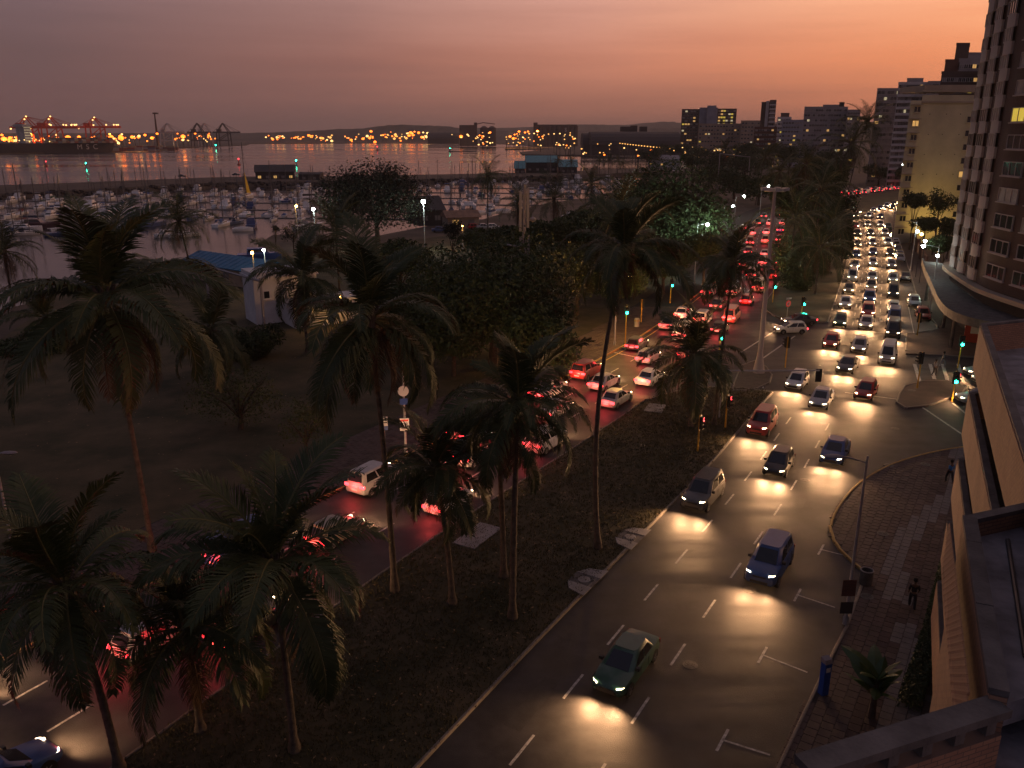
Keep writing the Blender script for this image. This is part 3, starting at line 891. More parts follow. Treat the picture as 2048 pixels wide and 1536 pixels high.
tree((1000, 480), 124, 70, 36, 'low dark tree line in front of the marina car park', 40, 7000, .26, 'leaf_dark', group=gT)
tree((1095, 482), 128, 62, 48, 'dark tree at the foot of the antenna mast', 31, 7000, .28, 'leaf_dark', group=gT)
tree((1235, 560), 108, 52, 46, 'low dark tree behind the green light near S-curved palm', 32, 6000, .24, 'leaf_dark', group=gT)
tree((1585, 555), 134, 40, 48, 'round dark tree at the front of the far median', 33, 6000, .26, 'leaf_dark', group='trees on the far median')
tree((1630, 370), 205, 46, 56, 'dark tree high in the middle of the far median', 34, 8000, .36, 'leaf_dark', group='trees on the far median')
tree((1575, 400), 200, 34, 50, 'dark tree overhanging the red traffic on far median', 35, 6000, .36, 'leaf_dark', group='trees on the far median')
tree((1690, 470), 160, 30, 60, 'dark tree beside the oncoming lanes on far median', 36, 6000, .3, 'leaf_dark', group='trees on the far median')
xs_ = [1300, 1345, 1395, 1440, 1490, 1500, 1545, 1420, 1520, 1470, 1580, 1650, 1640, 1760, 1790, 1810, 1385]
SPOT = [ORD[sorted(xs_).index(x)] for x in xs_]
for k, (x, y, Y, rx, rz) in enumerate([(1300, 310, 640, 30, 16), (1345, 300, 700, 28, 16), (1395, 305, 620, 34, 18), (1440, 318, 520, 36, 22), (1490, 330, 440, 40, 26), (1500, 300, 560, 30, 16), (1545, 300, 600, 32, 16),
        (1420, 345, 400, 46, 28), (1520, 375, 300, 50, 34), (1470, 365, 330, 44, 28), (1580, 310, 480, 34, 18), (1650, 318, 420, 36, 20), (1640, 345, 330, 34, 24), (1760, 345, 420, 30, 18), (1790, 330, 480, 22, 14), (1810, 345, 400, 18, 14), (1385, 320, 480, 26, 14)]):
    tree((x, y), Y, rx, rz, f'{SPOT[k]} dark round tree in the distant embankment row', 100 + k, 2200, .55, 'leaf_dark', group='distant trees along the embankment', limbs=3)
# ---------------------------------------------------------------- buildings
def brick_mat(name, c1, c2, mortar, sx=0.24, sz=0.085):
    m = bpy.data.materials.new(name)
    m.use_nodes = True
    t = m.node_tree
    b = t.nodes['Principled BSDF']
    b.inputs['Roughness'].default_value = 0.85
    tcn = t.nodes.new('ShaderNodeTexCoord')
    sp = t.nodes.new('ShaderNodeSeparateXYZ'); cb = t.nodes.new('ShaderNodeCombineXYZ')
    t.links.new(tcn.outputs['Object'], sp.inputs[0])
    ad = t.nodes.new('ShaderNodeMath'); ad.operation = 'ADD'
    t.links.new(sp.outputs[0], ad.inputs[0]); t.links.new(sp.outputs[1], ad.inputs[1])
    t.links.new(ad.outputs[0], cb.inputs[0]); t.links.new(sp.outputs[2], cb.inputs[1])
    br = t.nodes.new('ShaderNodeTexBrick')
    br.inputs['Scale'].default_value = 1
    br.inputs['Brick Width'].default_value, br.inputs['Row Height'].default_value, br.inputs['Mortar Size'].default_value = sx, sz, 0.008
    br.inputs['Color1'].default_value, br.inputs['Color2'].default_value, br.inputs['Mortar'].default_value = c1 + (1,), c2 + (1,), mortar + (1,)
    t.links.new(cb.outputs[0], br.inputs[0])
    nz = t.nodes.new('ShaderNodeTexNoise'); nz.inputs['Scale'].default_value = 0.7; nz.inputs['Detail'].default_value = 6
    t.links.new(tcn.outputs['Object'], nz.inputs[0])
    mr = t.nodes.new('ShaderNodeMapRange'); mr.inputs[3].default_value, mr.inputs[4].default_value = .6, 1.3
    t.links.new(nz.outputs[0], mr.inputs[0])
    mx = t.nodes.new('ShaderNodeMix'); mx.data_type = 'RGBA'; mx.blend_type = 'MULTIPLY'; mx.inputs[0].default_value = 1
    t.links.new(br.outputs[0], mx.inputs[6]); t.links.new(mr.outputs[0], mx.inputs[7])
    t.links.new(mx.outputs[2], b.inputs['Base Color'])
    bp = t.nodes.new('ShaderNodeBump'); bp.inputs['Strength'].default_value = .4; bp.inputs['Distance'].default_value = .02; bp.invert = True
    t.links.new(br.outputs['Fac'], bp.inputs['Height']); t.links.new(bp.outputs[0], b.inputs['Normal'])
    MAT[name] = m
brick_mat('brick_dark', (0.060, 0.030, 0.028), (0.045, 0.024, 0.023), (0.05, 0.04, 0.04))
brick_mat('brick_peach', (0.34, 0.20, 0.13), (0.28, 0.16, 0.11), (0.14, 0.10, 0.085))
brick_mat('brick_red', (0.15, 0.06, 0.045), (0.11, 0.045, 0.035), (0.10, 0.08, 0.07))
pm('terrace', (0.20, 0.20, 0.225), 0.8, 0.45, 1.1, 0.3, 10)
pm('brick_piece', (0.31, 0.185, 0.125), 0.85, 0.3, 2.2, 0.3, 25)
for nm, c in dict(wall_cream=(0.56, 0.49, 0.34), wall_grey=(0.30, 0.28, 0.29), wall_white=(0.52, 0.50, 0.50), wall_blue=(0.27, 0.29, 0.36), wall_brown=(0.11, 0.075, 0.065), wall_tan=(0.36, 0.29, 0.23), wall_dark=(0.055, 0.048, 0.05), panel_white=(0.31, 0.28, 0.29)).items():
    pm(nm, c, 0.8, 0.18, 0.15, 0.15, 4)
pm('roof_blue', (0.03, 0.15, 0.30), 0.5, 0.2, 0.8)
pm('roof_teal', (0.10, 0.30, 0.34), 0.5, 0.2, 0.8)
pm('roof_dark', (0.05, 0.045, 0.05), 0.7, 0.25, 0.6)
pm('roof_tan', (0.25, 0.15, 0.10), 0.7, 0.25, 0.6)
pm('red_paint', (0.45, 0.06, 0.03), 0.5, 0.2, 0.3)
pm('sign_red', (0.5, 0.03, 0.03), 0.4, 0.1, 1, em=(1, 0.06, 0.04), ems=0.35, sample=False)
pm('sign_white', (0.75, 0.75, 0.75), 0.4, 0.05, 1)

def win_mesh(w, h, pane, frame='wall_white', sill=True, mull=1, depth=.12):
    m = MB(); t = .09 if w < 3 else .1
    m.mi = 0
    for x0, x1, z0, z1 in ((-w / 2, w / 2, 0, t), (-w / 2, w / 2, h - t, h), (-w / 2, -w / 2 + t, t, h - t), (w / 2 - t, w / 2, t, h - t)):
        m.box(x0, x1, -depth, .05, z0, z1)
    for k in range(mull):
        x = -w / 2 + w * (k + 1) / (mull + 1)
        m.box(x - t / 2, x + t / 2, -depth * .8, .05, t, h - t)
    if sill: m.box(-w / 2 - .12, w / 2 + .12, -depth - .16, .05, -.12, 0)
    m.mi = 1
    m.box(-w / 2 + t, w / 2 - t, -.03, .04, t, h - t)
    return m.mesh('window', [frame, pane])
WIN = {}
def window(kind, w, h, frame='wall_white', mull=1, sill=True):
    k = (kind, w, h, frame, mull, sill)
    if k not in WIN: WIN[k] = win_mesh(w, h, kind, frame, sill, mull)
    return WIN[k]
def facade(parent, a, b, z0, floors, fh, bays, w, h, seed, lit=.06, frame='wall_white', mull=1, sill=True, margin=.5, kinds=None, zoff=.9, skip=None, off=0.0):
    """windows on the wall from a to b (outside on the right-hand side going from a to b)"""
    r = random.Random(seed)
    a, b = Vector(a[:2]), Vector(b[:2])
    d = (b - a).normalized()
    ang = math.atan2(d.y, d.x)
    n = Vector((d.y, -d.x))
    Lw = (b - a).length
    step = (Lw - 2 * margin) / bays
    for f_ in range(floors):
        for k in range(bays):
            if skip and skip(f_, k): continue
            q = a + d * (margin + step * (k + .5)) + n * off
            x = r.random()
            kind = ('lit_warm' if x < lit * .5 else 'lit_cool' if x < lit * .75 else 'lit_yellow') if x < lit else ('curtain' if r.random() < .35 else 'glass')
            ob('window', window(kind, w, h, frame, mull, sill), parent, (q.x - parent.location.x, q.y - parent.location.y, z0 + f_ * fh + zoff - parent.location.z), ang)
def wall_prism(parent, name, poly, z0, z1, mat):
    m = MB(); m.prism([(p[0] - parent.location.x, p[1] - parent.location.y) for p in poly], z0 - parent.location.z, z1 - parent.location.z)
    return m.build(name, mat, parent)
def quadfoot(pxl, pxr, Y, depth, skew=0.0, dY=0):
    """footprint with a front wall between two pixel columns at distance Y (right end dY further), going back"""
    a, b = at(pxl, 270, Y), at(pxr, 270, Y + dY)
    d = Vector((a.x, a.y)).normalized()
    return [(a.x, a.y), (b.x, b.y), (b.x + d.x * depth + skew, b.y + d.y * depth), (a.x + d.x * depth + skew, a.y + d.y * depth)]
def zpx(py, Y): return at(1024, py, Y).z
def block(name, label, sections, group='apartment blocks of the far skyline', cat='building'):
    """sections: (pxl, pxr, py_top, Y, depth, wall, floors, bays, win w, win h, lit, seed, extra)"""
    s0 = sections[0]
    c = at((s0[0] + s0[1]) / 2, 270, s0[3])
    e = tag(empty(name, (c.x, c.y, 0)), label, cat, group)
    for (pxl, pxr, pyt, Y, depth, wall, floors, bays, ww, wh, lit, seed, ex) in sections:
        fp = quadfoot(pxl, pxr, Y, depth, dY=ex.get('dY', 0))
        zt = zpx(pyt, Y)
        z0 = ex.get('z0', 0)
        wall_prism(e, 'wall', fp, z0 - .1, zt, wall)
        if ex.get('parapet', 1):
            for i in range(4):
                p, q = Vector(fp[i]), Vector(fp[(i + 1) % 4]); dd = (q - p).normalized(); nn_ = Vector((-dd.y, dd.x))
                m = MB(); Lw = (q - p).length
                m.box(0, Lw - .31, .002, .3, 0, .9)
                m.build('parapet', ex.get('pmat', wall), e, (p.x - c.x, p.y - c.y, zt), math.atan2(dd.y, dd.x))
        if floors:
            fh = (zt - z0) / floors
            facade(e, fp[0], fp[1], z0, floors, fh, bays, ww, wh, seed, lit, frame=ex.get('frame', 'wall_white'), zoff=fh * .3, margin=ex.get('margin', .6), skip=ex.get('skip'), sill=False, mull=ex.get('mull', 1))
            if ex.get('side'):
                facade(e, fp[3], fp[0], z0, floors, fh, ex['side'], ww, wh, seed + 50, lit, frame=ex.get('frame', 'wall_white'), zoff=fh * .3, sill=False)
            if ex.get('bands'):
                p, q = Vector(fp[0]), Vector(fp[1]); dd = (q - p).normalized()
                me = MB(); Lw = (q - p).length; me.box(0, Lw, -.9, -.002, 0, .25); me.box(0, Lw, -.9, -.78, .25, 1.1); me = me.mesh('balcony', ex['bands'])
                for f_ in range(1, floors):
                    ob('balcony', me, e, (p.x - c.x, p.y - c.y, z0 + f_ * fh - .1), math.atan2(dd.y, dd.x))
    return e
block('apartment_tower', 'dark slab block with blank blue-grey panel and raised lift tower, left end of skyline', [
    (1361, 1396, 220, 830, 18, 'wall_brown', 16, 6, 2.2, 1.6, .10, 1, {}), (1396, 1432, 217, 824, 18, 'wall_blue', 8, 5, 2.0, 1.5, .12, 2, {'skip': lambda f_, k: f_ > 4}),
    (1411, 1429, 213, 818, 5, 'wall_blue', 0, 0, 0, 0, 0, 0, {}), (1432, 1470, 219, 830, 18, 'wall_dark', 16, 7, 2.2, 1.6, .34, 3, {})])
block('apartment_block', 'long low cream block in front of the dark slab block', [
    (1396, 1480, 249, 780, 14, 'wall_tan', 10, 14, 1.8, 1.4, .06, 4, {}), (1480, 1545, 243, 770, 14, 'wall_tan', 11, 10, 1.8, 1.4, .08, 5, {}), (1545, 1562, 250, 765, 14, 'wall_tan', 10, 3, 1.8, 1.4, .1, 6, {})])
block('apartment_tower', 'narrow tall tower with a white column of balconies between brown walls', [
    (1518, 1535, 206, 720, 12, 'wall_brown', 0, 0, 0, 0, 0, 0, {}), (1527, 1533, 204, 717, 5, 'wall_white', 0, 0, 0, 0, 0, 0, {}), (1534, 1547, 202, 716, 14, 'wall_brown', 15, 1, 3.6, 1.5, .0, 7, {'bands': 'wall_white'})])
block('apartment_block', 'low red-brown block below the narrow tall tower', [(1508, 1553, 256, 640, 14, 'brick_red', 9, 9, 1.7, 1.3, .06, 8, {'bands': 'brick_red'})])
block('apartment_block', 'pale bluish block between narrow tower and long grey block', [
    (1552, 1580, 236, 680, 14, 'wall_white', 12, 5, 1.8, 1.4, .14, 9, {}), (1562, 1604, 242, 650, 14, 'wall_blue', 11, 7, 1.8, 1.4, .08, 10, {}), (1558, 1575, 228, 690, 8, 'wall_brown', 0, 0, 0, 0, 0, 0, {})])
block('apartment_block', 'wide grey block with stepped roof and small dark rooftop hut', [
    (1604, 1690, 216, 570, 16, 'wall_grey', 13, 16, 1.9, 1.5, .05, 11, {'bands': None, 'side': 4}), (1690, 1716, 222, 560, 16, 'wall_grey', 12, 5, 1.9, 1.5, .08, 12, {}), (1640, 1672, 212, 572, 8, 'wall_grey', 0, 0, 0, 0, 0, 0, {}), (1672, 1682, 207, 574, 6, 'wall_dark', 0, 0, 0, 0, 0, 0, {})])
block('apartment_block', 'tall pale grey block with a grid of balconies above the far bend', [
    (1744, 1792, 180, 430, 16, 'wall_grey', 16, 7, 2.0, 1.6, .05, 13, {'side': 3}), (1784, 1842, 168, 405, 16, 'wall_white', 17, 8, 2.2, 1.7, .05, 14, {'bands': 'wall_white'}),
    (1800, 1832, 160, 408, 10, 'wall_grey', 0, 0, 0, 0, 0, 0, {}), (1842, 1872, 166, 400, 16, 'wall_grey', 17, 4, 2.0, 1.6, .05, 15, {})])
block('apartment_tower', 'stepped brown brick tower with a square roof stack, highest on skyline', [
    (1866, 1948, 148, 300, 16, 'wall_brown', 12, 10, 1.6, 1.4, .05, 16, {'skip': lambda f_, k: f_ < 9}), (1870, 1898, 124, 304, 12, 'brick_red', 0, 0, 0, 0, 0, 0, {}),
    (1896, 1960, 122, 304, 12, 'wall_grey', 14, 7, 1.6, 1.4, .3, 17, {'skip': lambda f_, k: f_ < 12}), (1887, 1913, 91, 308, 6, 'wall_brown', 0, 0, 0, 0, 0, 0, {}), (1913, 1962, 110, 310, 8, 'wall_grey', 0, 0, 0, 0, 0, 0, {}), (1940, 1985, 130, 290, 10, 'wall_blue', 0, 0, 0, 0, 0, 0, {})])

# cream block with the blank lit wall
Yc = 192
fpc = quadfoot(1834, 1942, Yc, 16)
cc = Vector((fpc[0][0], fpc[0][1], 0))
e = tag(empty('apartment_block', cc), 'cream apartment block whose blank end wall glows yellow from below', 'building', 'apartment blocks by the road')
zt = zpx(190, Yc)
wall_prism(e, 'wall', fpc, 0, zt, 'wall_cream')
for py in (184, 206):
    zz = zpx(py, Yc)
    m = MB(); m.box(-.35, (Vector(fpc[1]) - Vector(fpc[0])).length + .35, -.35, 3, 0, .4); m.build('cornice', 'wall_tan', e, (0, 0, zz), 0)
m = MB(); m.box(0, 12.2, -.0, 12, 0, 1.2); m.build('roof_parapet', 'wall_tan', e, (.3, .2, zt + .9), 0)
fh = 2.95
side = quadfoot(1813, 1834, Yc - 1.0, 14)
wall_prism(e, 'wall', [(p[0] - .003, p[1]) for p in side], 0, zt - 1.2, 'wall_cream')
for k in range(10):
    z0 = k * fh + 2.2
    if z0 > zt - 3: break
    q = (Vector(side[0]) + Vector(side[1])) / 2
    r_ = random.Random(k)
    ob('window', window('lit_warm' if k in (8,) else 'glass', 1.5, 1.3, 'wall_cream', 1, True), e, (q.x + .45 - cc.x, q.y - cc.y, z0))
    m = MB(); m.box(-1.35, 1.5, -.7, 0, 0, .14); m.build('window_hood', 'wall_tan', e, (q.x - cc.x, q.y - cc.y, z0 + 1.55))
rs = Vector(fpc[1])
for k in range(9):
    ob('window', window('lit_warm' if k == 4 else 'glass', 1.0, 1.4, 'wall_cream', 0, True), e, (rs.x - 1.0 - cc.x, rs.y - cc.y, k * fh + 3))
for k in range(14):
    mm = MB(); mm.lathe([(.11, 0), (.11, .04)], 8); o = mm.build('vent_cap', 'wall_dark', e, (2.2 + 3.4 * (k % 3) + .3 * (k % 2), -.01, zt - 4 - 4.3 * (k // 3))); o.rotation_euler = (R(90), 0, 0)

# curved brick tower on the right
tp = crom([(x - 1.9, y) for x, y in ((74, 122), (67, 119.5), (64, 116.5), (62.3, 112), (60.6, 106), (59.3, 101), (58.5, 97), (58.3, 91), (58.6, 84), (60, 76), (66, 68))], 1.0)
TPth = Path(tp)
tw = tag(empty('apartment_tower', (66, 100, 0)), 'curved dark brick tower with columns of pale panels, cut by picture edge', 'building', 'apartment blocks by the road')
wall_prism(tw, 'wall', xy(tp) + [(95, 70), (95, 122)], 0, 66, 'brick_dark')
SPAN = MB()
for i in range(6):
    a0, a1 = -1.6 + 3.2 * i / 6, -1.6 + 3.2 * (i + 1) / 6
    y0, y1 = -.55 + .28 * (a0 / 1.6) ** 2, -.55 + .28 * (a1 / 1.6) ** 2
    SPAN.add([(a0, y0, 0), (a1, y1, 0), (a1, y1, 1.35), (a0, y0, 1.35), (a0, .1, 0), (a1, .1, 0), (a1, .1, 1.35), (a0, .1, 1.35)], [(0, 1, 2, 3), (3, 2, 6, 7), (1, 0, 4, 5)] + ([(0, 3, 7, 4)] if i == 0 else []) + ([(2, 1, 5, 6)] if i == 5 else []))
SPAN = SPAN.mesh('spandrel_panel', 'panel_white')
def arc_near(p):
    return min((TPth(i * .1)[0] - Vector(p)).length * 1000 + 0 * i or 0 for i in range(10)) if False else min(((TPth(i * .1)[0] - Vector(p)).length, i * .1) for i in range(int(TPth.c[-1] * 10)))[1]
bays = [arc_near((p[0] - 1.9, p[1])) for p in ((62.9, 113.6), (61.4, 108.6), (59.9, 103.3))]
r_ = random.Random(5)
for fl in range(20):
    z = 6.7 + fl * 2.92
    for bi, s_ in enumerate(bays):
        q, h = TPth(s_)
        ob('spandrel_panel', SPAN, tw, (q.x - 66, q.y - 100, z), h, sc=(.95, 1, 1))
        kind = 'lit_warm' if (fl, bi) in ((11, 2),) else ('curtain' if r_.random() < .78 else 'glass')
        n_ = Vector((math.sin(h), -math.cos(h)))
        qq = q + n_ * .32
        ob('window', window(kind, 2.9, 1.55, 'wall_grey', 2, False), tw, (qq.x - 66, qq.y - 100, z + 1.36), h)
    for wi, s_ in enumerate((arc_near((56.5, 96.2)), arc_near((56.45, 90.2)), arc_near((57, 82)))):
        q, h = TPth(s_)
        kind = 'lit_yellow' if (fl, wi) == (6, 0) else 'lit_warm' if (fl, wi) in ((13, 0), (10, 0)) else 'lit_cool' if (fl, wi) == (12, 0) else ('curtain' if r_.random() < .45 else 'glass')
        ob('window', window(kind, 4.4, 1.6, 'panel_white', 2, True), tw, (q.x - 66, q.y - 100, z + 1.15), h)
    for wi, p in enumerate(((65.2, 118.0),)):
        q, h = TPth(arc_near(p))
        ob('window', window('glass', 1.2, 1.2, 'panel_white', 0, True), tw, (q.x - 66, q.y - 100, z + 1.3), h)
m = MB()
tpo = offs(tp, 1.1) if (offs(tp, 1.1)[8].x < tp[8].x) else offs(tp, -1.1)
for i in range(len(tp) - 1):
    m.prism([(p.x - 66, p.y - 100) for p in (tp[i], tp[i + 1], tpo[i + 1], tpo[i])], 5.95, 6.45)
m.build('ledge', 'wall_tan', tw)
can = [G(x, y, 4.9) for x, y in ((1848, 518), (1853, 535), (1864, 558), (1874, 580), (1884, 600), (1901, 618), (1928, 631), (1965, 641), (2010, 650))]
canp = crom(can, .8)
cin = [(70, 88), (72, 125)]
m = MB(); m.prism([(p[0] - 66, p[1] - 100) for p in xy(canp) + cin], 4.2, 4.55); m.build('canopy', 'concrete_dark', tw)
m = MB()
op = offs(canp, .3) if Vector(offs(canp, .3)[5]).x < canp[5].x else offs(canp, -.3)
for i in range(len(canp) - 1):
    a, b, c_, d_ = canp[i], canp[i + 1], op[i + 1], op[i]
    m.prism([(p.x - 66, p.y - 100) for p in (a, b, c_, d_)], 4.05, 5.0)
m.build('canopy_edge', 'concrete_dark', tw)
for p in (can[1], can[3], can[5], can[7]):
    q = Vector(p) + (Vector((60, 100)) - Vector(p)).normalized() * 1.4
    mm = MB(); mm.lathe([(.22, 0), (.2, 4.2)], 10); mm.build('canopy_column', 'concrete_dark', tw, (q.x - 66, q.y - 100, .13))
# shop front with red sign under the canopy edge
sh = tag(empty('shop_front', G(1975, 690) + (0.13,)), 'small red shop front with sign letters at the edge of brick ledge', 'shop front')
q = Vector(G(1975, 690))
m = MB(); m.box(-2.6, 3.5, 0, .3, 0, 2.6); m.build('wall', 'red_paint', sh, (0, 0, 0), R(-25))
m = MB(); m.box(-2.4, 3.5, -.12, -.01, 2.65, 3.5); m.build('sign_board', 'wall_dark', sh, (0, 0, 0), R(-25))
def text(body, size, mat, parent, loc, rot, ext=.03, name='letter'):
    cu = bpy.data.curves.new(name, 'FONT'); cu.body = body; cu.size = size; cu.extrude = ext; cu.align_x = 'CENTER'
    t_ = bpy.data.objects.new('text', cu); COL.objects.link(t_)
    me = bpy.data.meshes.new_from_object(t_.evaluated_get(bpy.context.evaluated_depsgraph_get()))
    bpy.data.objects.remove(t_)
    me.materials.clear(); me.materials.append(MAT[mat])
    return ob(name, me, parent, loc, rot=rot)
for k, ch in enumerate('SAV'):
    a = R(-25); x = -1.7 + k * .85
    text(ch, 1.1, 'sign_red', sh, (x * math.cos(a) - (-.18) * math.sin(a), x * math.sin(a) - .2, 2.7), (R(90), 0, a))
m = MB(); m.box(-2.0, -.2, -.05, -.004, 1.1, 2.3); m.build('poster', 'sign_white', sh, (0, 0, 0), R(-25))
# low brick boundary wall and gate arch beside the parked cars
def wallseg(name, a, b, z0, z1, th, mat, parent=None, base=(0, 0), side=1):
    a, b = Vector(a[:2]), Vector(b[:2]); d = b - a
    m = MB(); m.box(0, d.length, 0 if side > 0 else -th, th if side > 0 else 0, 0, z1 - z0)
    return m.build(name, mat, parent, (a.x - base[0], a.y - base[1], z0), math.atan2(d.y, d.x))
bw = tag(empty('boundary_wall', (*G(1845, 520), .13)), 'dark brick boundary wall with pillars along the far pavement', 'wall')
b0 = bw.location
pts = [G(1808, 452), G(1826, 492), G(1850, 536)]
for a, b in zip(pts, pts[1:]):
    o = wallseg('wall', a, b, .13, 2.2, .3, 'brick_red', bw, b0); o.location.z = 0
    for t in (0, .33, .66):
        q = Vector(a).lerp(Vector(b), t); m = MB(); m.box(-.3, .3, -.3, .3, 0, 2.6); m.box(-.36, .36, -.36, .36, 2.6, 2.75); m.build('pillar', 'brick_red', bw, (q.x - b0.x, q.y - b0.y, 0), .4)

# ---------------------------------------------------------------- the near building: saw-tooth balconies below the camera
ST = [Vector(p) for p in ((0.75, 2.35), (3.87, 9.05), (6.95, 10.2), (9.55, 15.9), (11.6, 16.7), (20.0, 34.5), (27.0, 37.2))]
nb = tag(empty('balcony_building', (8, 14, 0)), 'peach brick building with saw-tooth balconies seen from above at picture edge', 'building', 'apartment blocks by the road')
B0 = (8, 14)
def rel(p): return (p[0] - 8, p[1] - 14)
def seg(name, a, b, z0, z1, inset, th, mat):
    d = (b - a).normalized(); n = Vector((d.y, -d.x))
    a2, b2 = a + n * inset, b + n * inset
    m = MB(); m.box(0, (b2 - a2).length, -th, 0, 0, z1 - z0)
    return m.build(name, mat, nb, (a2.x - 8, a2.y - 14, z0), math.atan2(d.y, d.x))
for lv, zt in enumerate((16.3, 13.2, 10.1, 7.0, 3.9)):
    for i in range(6):
        if lv == 0 and i in (0, 1): continue
        a, b = ST[i], ST[i + 1]
        if i == 2 and lv == 1: continue
        d = (b - a).normalized(); nx = Vector((d.y, -d.x))
        sh_ = -.8 if i == 2 and lv else 0
        hgt = 5.2 if i == 2 and lv == 0 else 1.95
        seg('parapet', a, b, zt - hgt, zt - .1, sh_, .24, 'brick_peach')
        q0 = a + nx * sh_
        for c0 in range(int((b - a).length / 1.25)):
            Lc = (b - a).length / int((b - a).length / 1.25)
            m = MB(); m.box(c0 * Lc + .006, (c0 + 1) * Lc - .006, -.25, -.02 if i != 2 else .02, 0, .1); m.build('coping', 'concrete_dark', nb, (q0.x - 8, q0.y - 14, zt - .1 + rng.uniform(0, .012)), math.atan2(d.y, d.x))
    fp = [rel(p) for p in ST] + [(32, 16), (24, -8), (-2, -16)]
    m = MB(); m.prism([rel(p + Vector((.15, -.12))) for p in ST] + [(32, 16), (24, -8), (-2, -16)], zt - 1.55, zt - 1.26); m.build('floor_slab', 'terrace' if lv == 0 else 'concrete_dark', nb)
    for i in (2, 4):
        a, b = ST[i], ST[i + 1]
        ins = 1.0 if i == 2 else 1.9
        if lv == 0 and i == 4: continue
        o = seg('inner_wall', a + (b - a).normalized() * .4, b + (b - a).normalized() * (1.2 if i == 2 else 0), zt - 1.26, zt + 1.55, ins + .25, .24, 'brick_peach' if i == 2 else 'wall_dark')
k69 = Vector((math.sin(R(69)), math.cos(R(69))))
m = MB(); m.prism([rel(p) for p in (ST[2] + k69 * .05 + Vector((.1, .1)), ST[3] + Vector((.12, -.12)), ST[3] + k69 * 8, ST[2] + k69 * 8)], 15.45, 15.86); m.build('terrace_slab', 'terrace', nb)
m = MB(); m.tube([rel(ST[2] + k69 * .95 + Vector((.5, 1.0))) + (15.9,), rel(ST[3] + k69 * .7 + Vector((.15, -.6))) + (15.9,)], .045, 8); m.build('drain_pipe', 'steel_dark', nb)
# near terrace: rail on short posts over a brick upstand
a, b = ST[1], ST[2]
dv = (b - a).normalized(); hd = math.atan2(dv.y, dv.x); Ln = (b - a).length
seg('upstand', a, b, 15.04, 15.72, 0, .3, 'brick_peach')
m = MB(); m.box(-.1, Ln + .1, -.32, .06, 0, .13); m.build('rail', 'concrete_dark', nb, (a.x - 8, a.y - 14, 16.0), hd)
for k in range(6):
    m = MB(); m.box(-.09, .09, -.24, -.04, 0, .28); q = a + dv * (.15 + k * (Ln - .3) / 5); m.build('rail_post', 'concrete_dark', nb, (q.x - 8, q.y - 14, 15.72), hd)
seg('upstand', ST[0], ST[1] - (ST[1] - ST[0]).normalized() * .4, 15.04, 15.97, 0, .3, 'brick_peach')
# single bricks on the nearest parapet face
a, b = ST[2], ST[3]; dv = (b - a).normalized(); hd = math.atan2(dv.y, dv.x); nx = Vector((-dv.y, dv.x))
BR = MB(); BR.loft([[(-.105, 0, -.033), (.105, 0, -.033), (.105, 0, .033), (-.105, 0, .033)], [(-.105, .012, -.033), (.105, .012, -.033), (.105, .012, .033), (-.105, .012, .033)], [(-.1, .017, -.028), (.1, .017, -.028), (.1, .017, .028), (-.1, .017, .028)]])
BRM = BR.mesh('brick', 'brick_piece')
cnt = 0; rest = MB()
for row in range(15):
    z = 16.16 - .045 - row * .078
    for k in range(26):
        x = .12 + (k + .5 * (row % 2)) * .235
        if x > (b - a).length - .1: continue
        q = a + dv * x + nx * .24
        if cnt < 300:
            ob('brick', BRM, nb, (q.x - 8, q.y - 14, z), hd + rng.uniform(-.01, .01)); cnt += 1
        else:
            c_, s_ = math.cos(hd), math.sin(hd)
            rest.add([(q.x - 8 + u * c_ - w * s_, q.y - 14 + u * s_ + w * c_, z + t) for u, w, t in BR.v], BR.f)
o = rest.build('brickwork', 'brick_piece', nb); o['kind'] = 'stuff'

# ---------------------------------------------------------------- small buildings of park and marina
st = tag(empty('station_building', (-33.5, 106, 0)), 'small white flat-roofed building with cornice behind the park palms', 'building')
def cbox(parent, name, x0, x1, y0, y1, z0, z1, mat, rz): 
    m = MB(); m.box(x0, x1, y0, y1, z0, z1); return m.build(name, mat, parent, (0, 0, 0), rz)
rz = R(33)
cbox(st, 'wall', 0, 8.5, 0, 5, 0, 6.1, 'white_wall', rz); cbox(st, 'cornice', -.25, 8.75, -.25, 5.25, 6.1, 6.35, 'white_wall', rz); cbox(st, 'parapet', -.05, 8.55, -.05, 5.05, 6.35, 6.9, 'white_wall', rz)
cbox(st, 'annex', 3.5, 9.5, -5, -.004, 0, 3.0, 'white_wall', rz); cbox(st, 'annex_roof', 3.2, 9.8, -5.3, -.006, 3.0, 3.25, 'concrete', rz); cbox(st, 'door', 4.4, 5.4, -5.06, -5.0, 0, 2.1, 'wall_dark', rz)
cbox(st, 'wall', 9.51, 14, -4, 1, 0, 3.2, 'white_wall', rz)
for x, z in ((1.6, 3.4), (6.5, 4.0)):
    ob('window', window('glass', .9, 1.1, 'white_wall', 0, True), st, (x * math.cos(rz), x * math.sin(rz), z), rz)
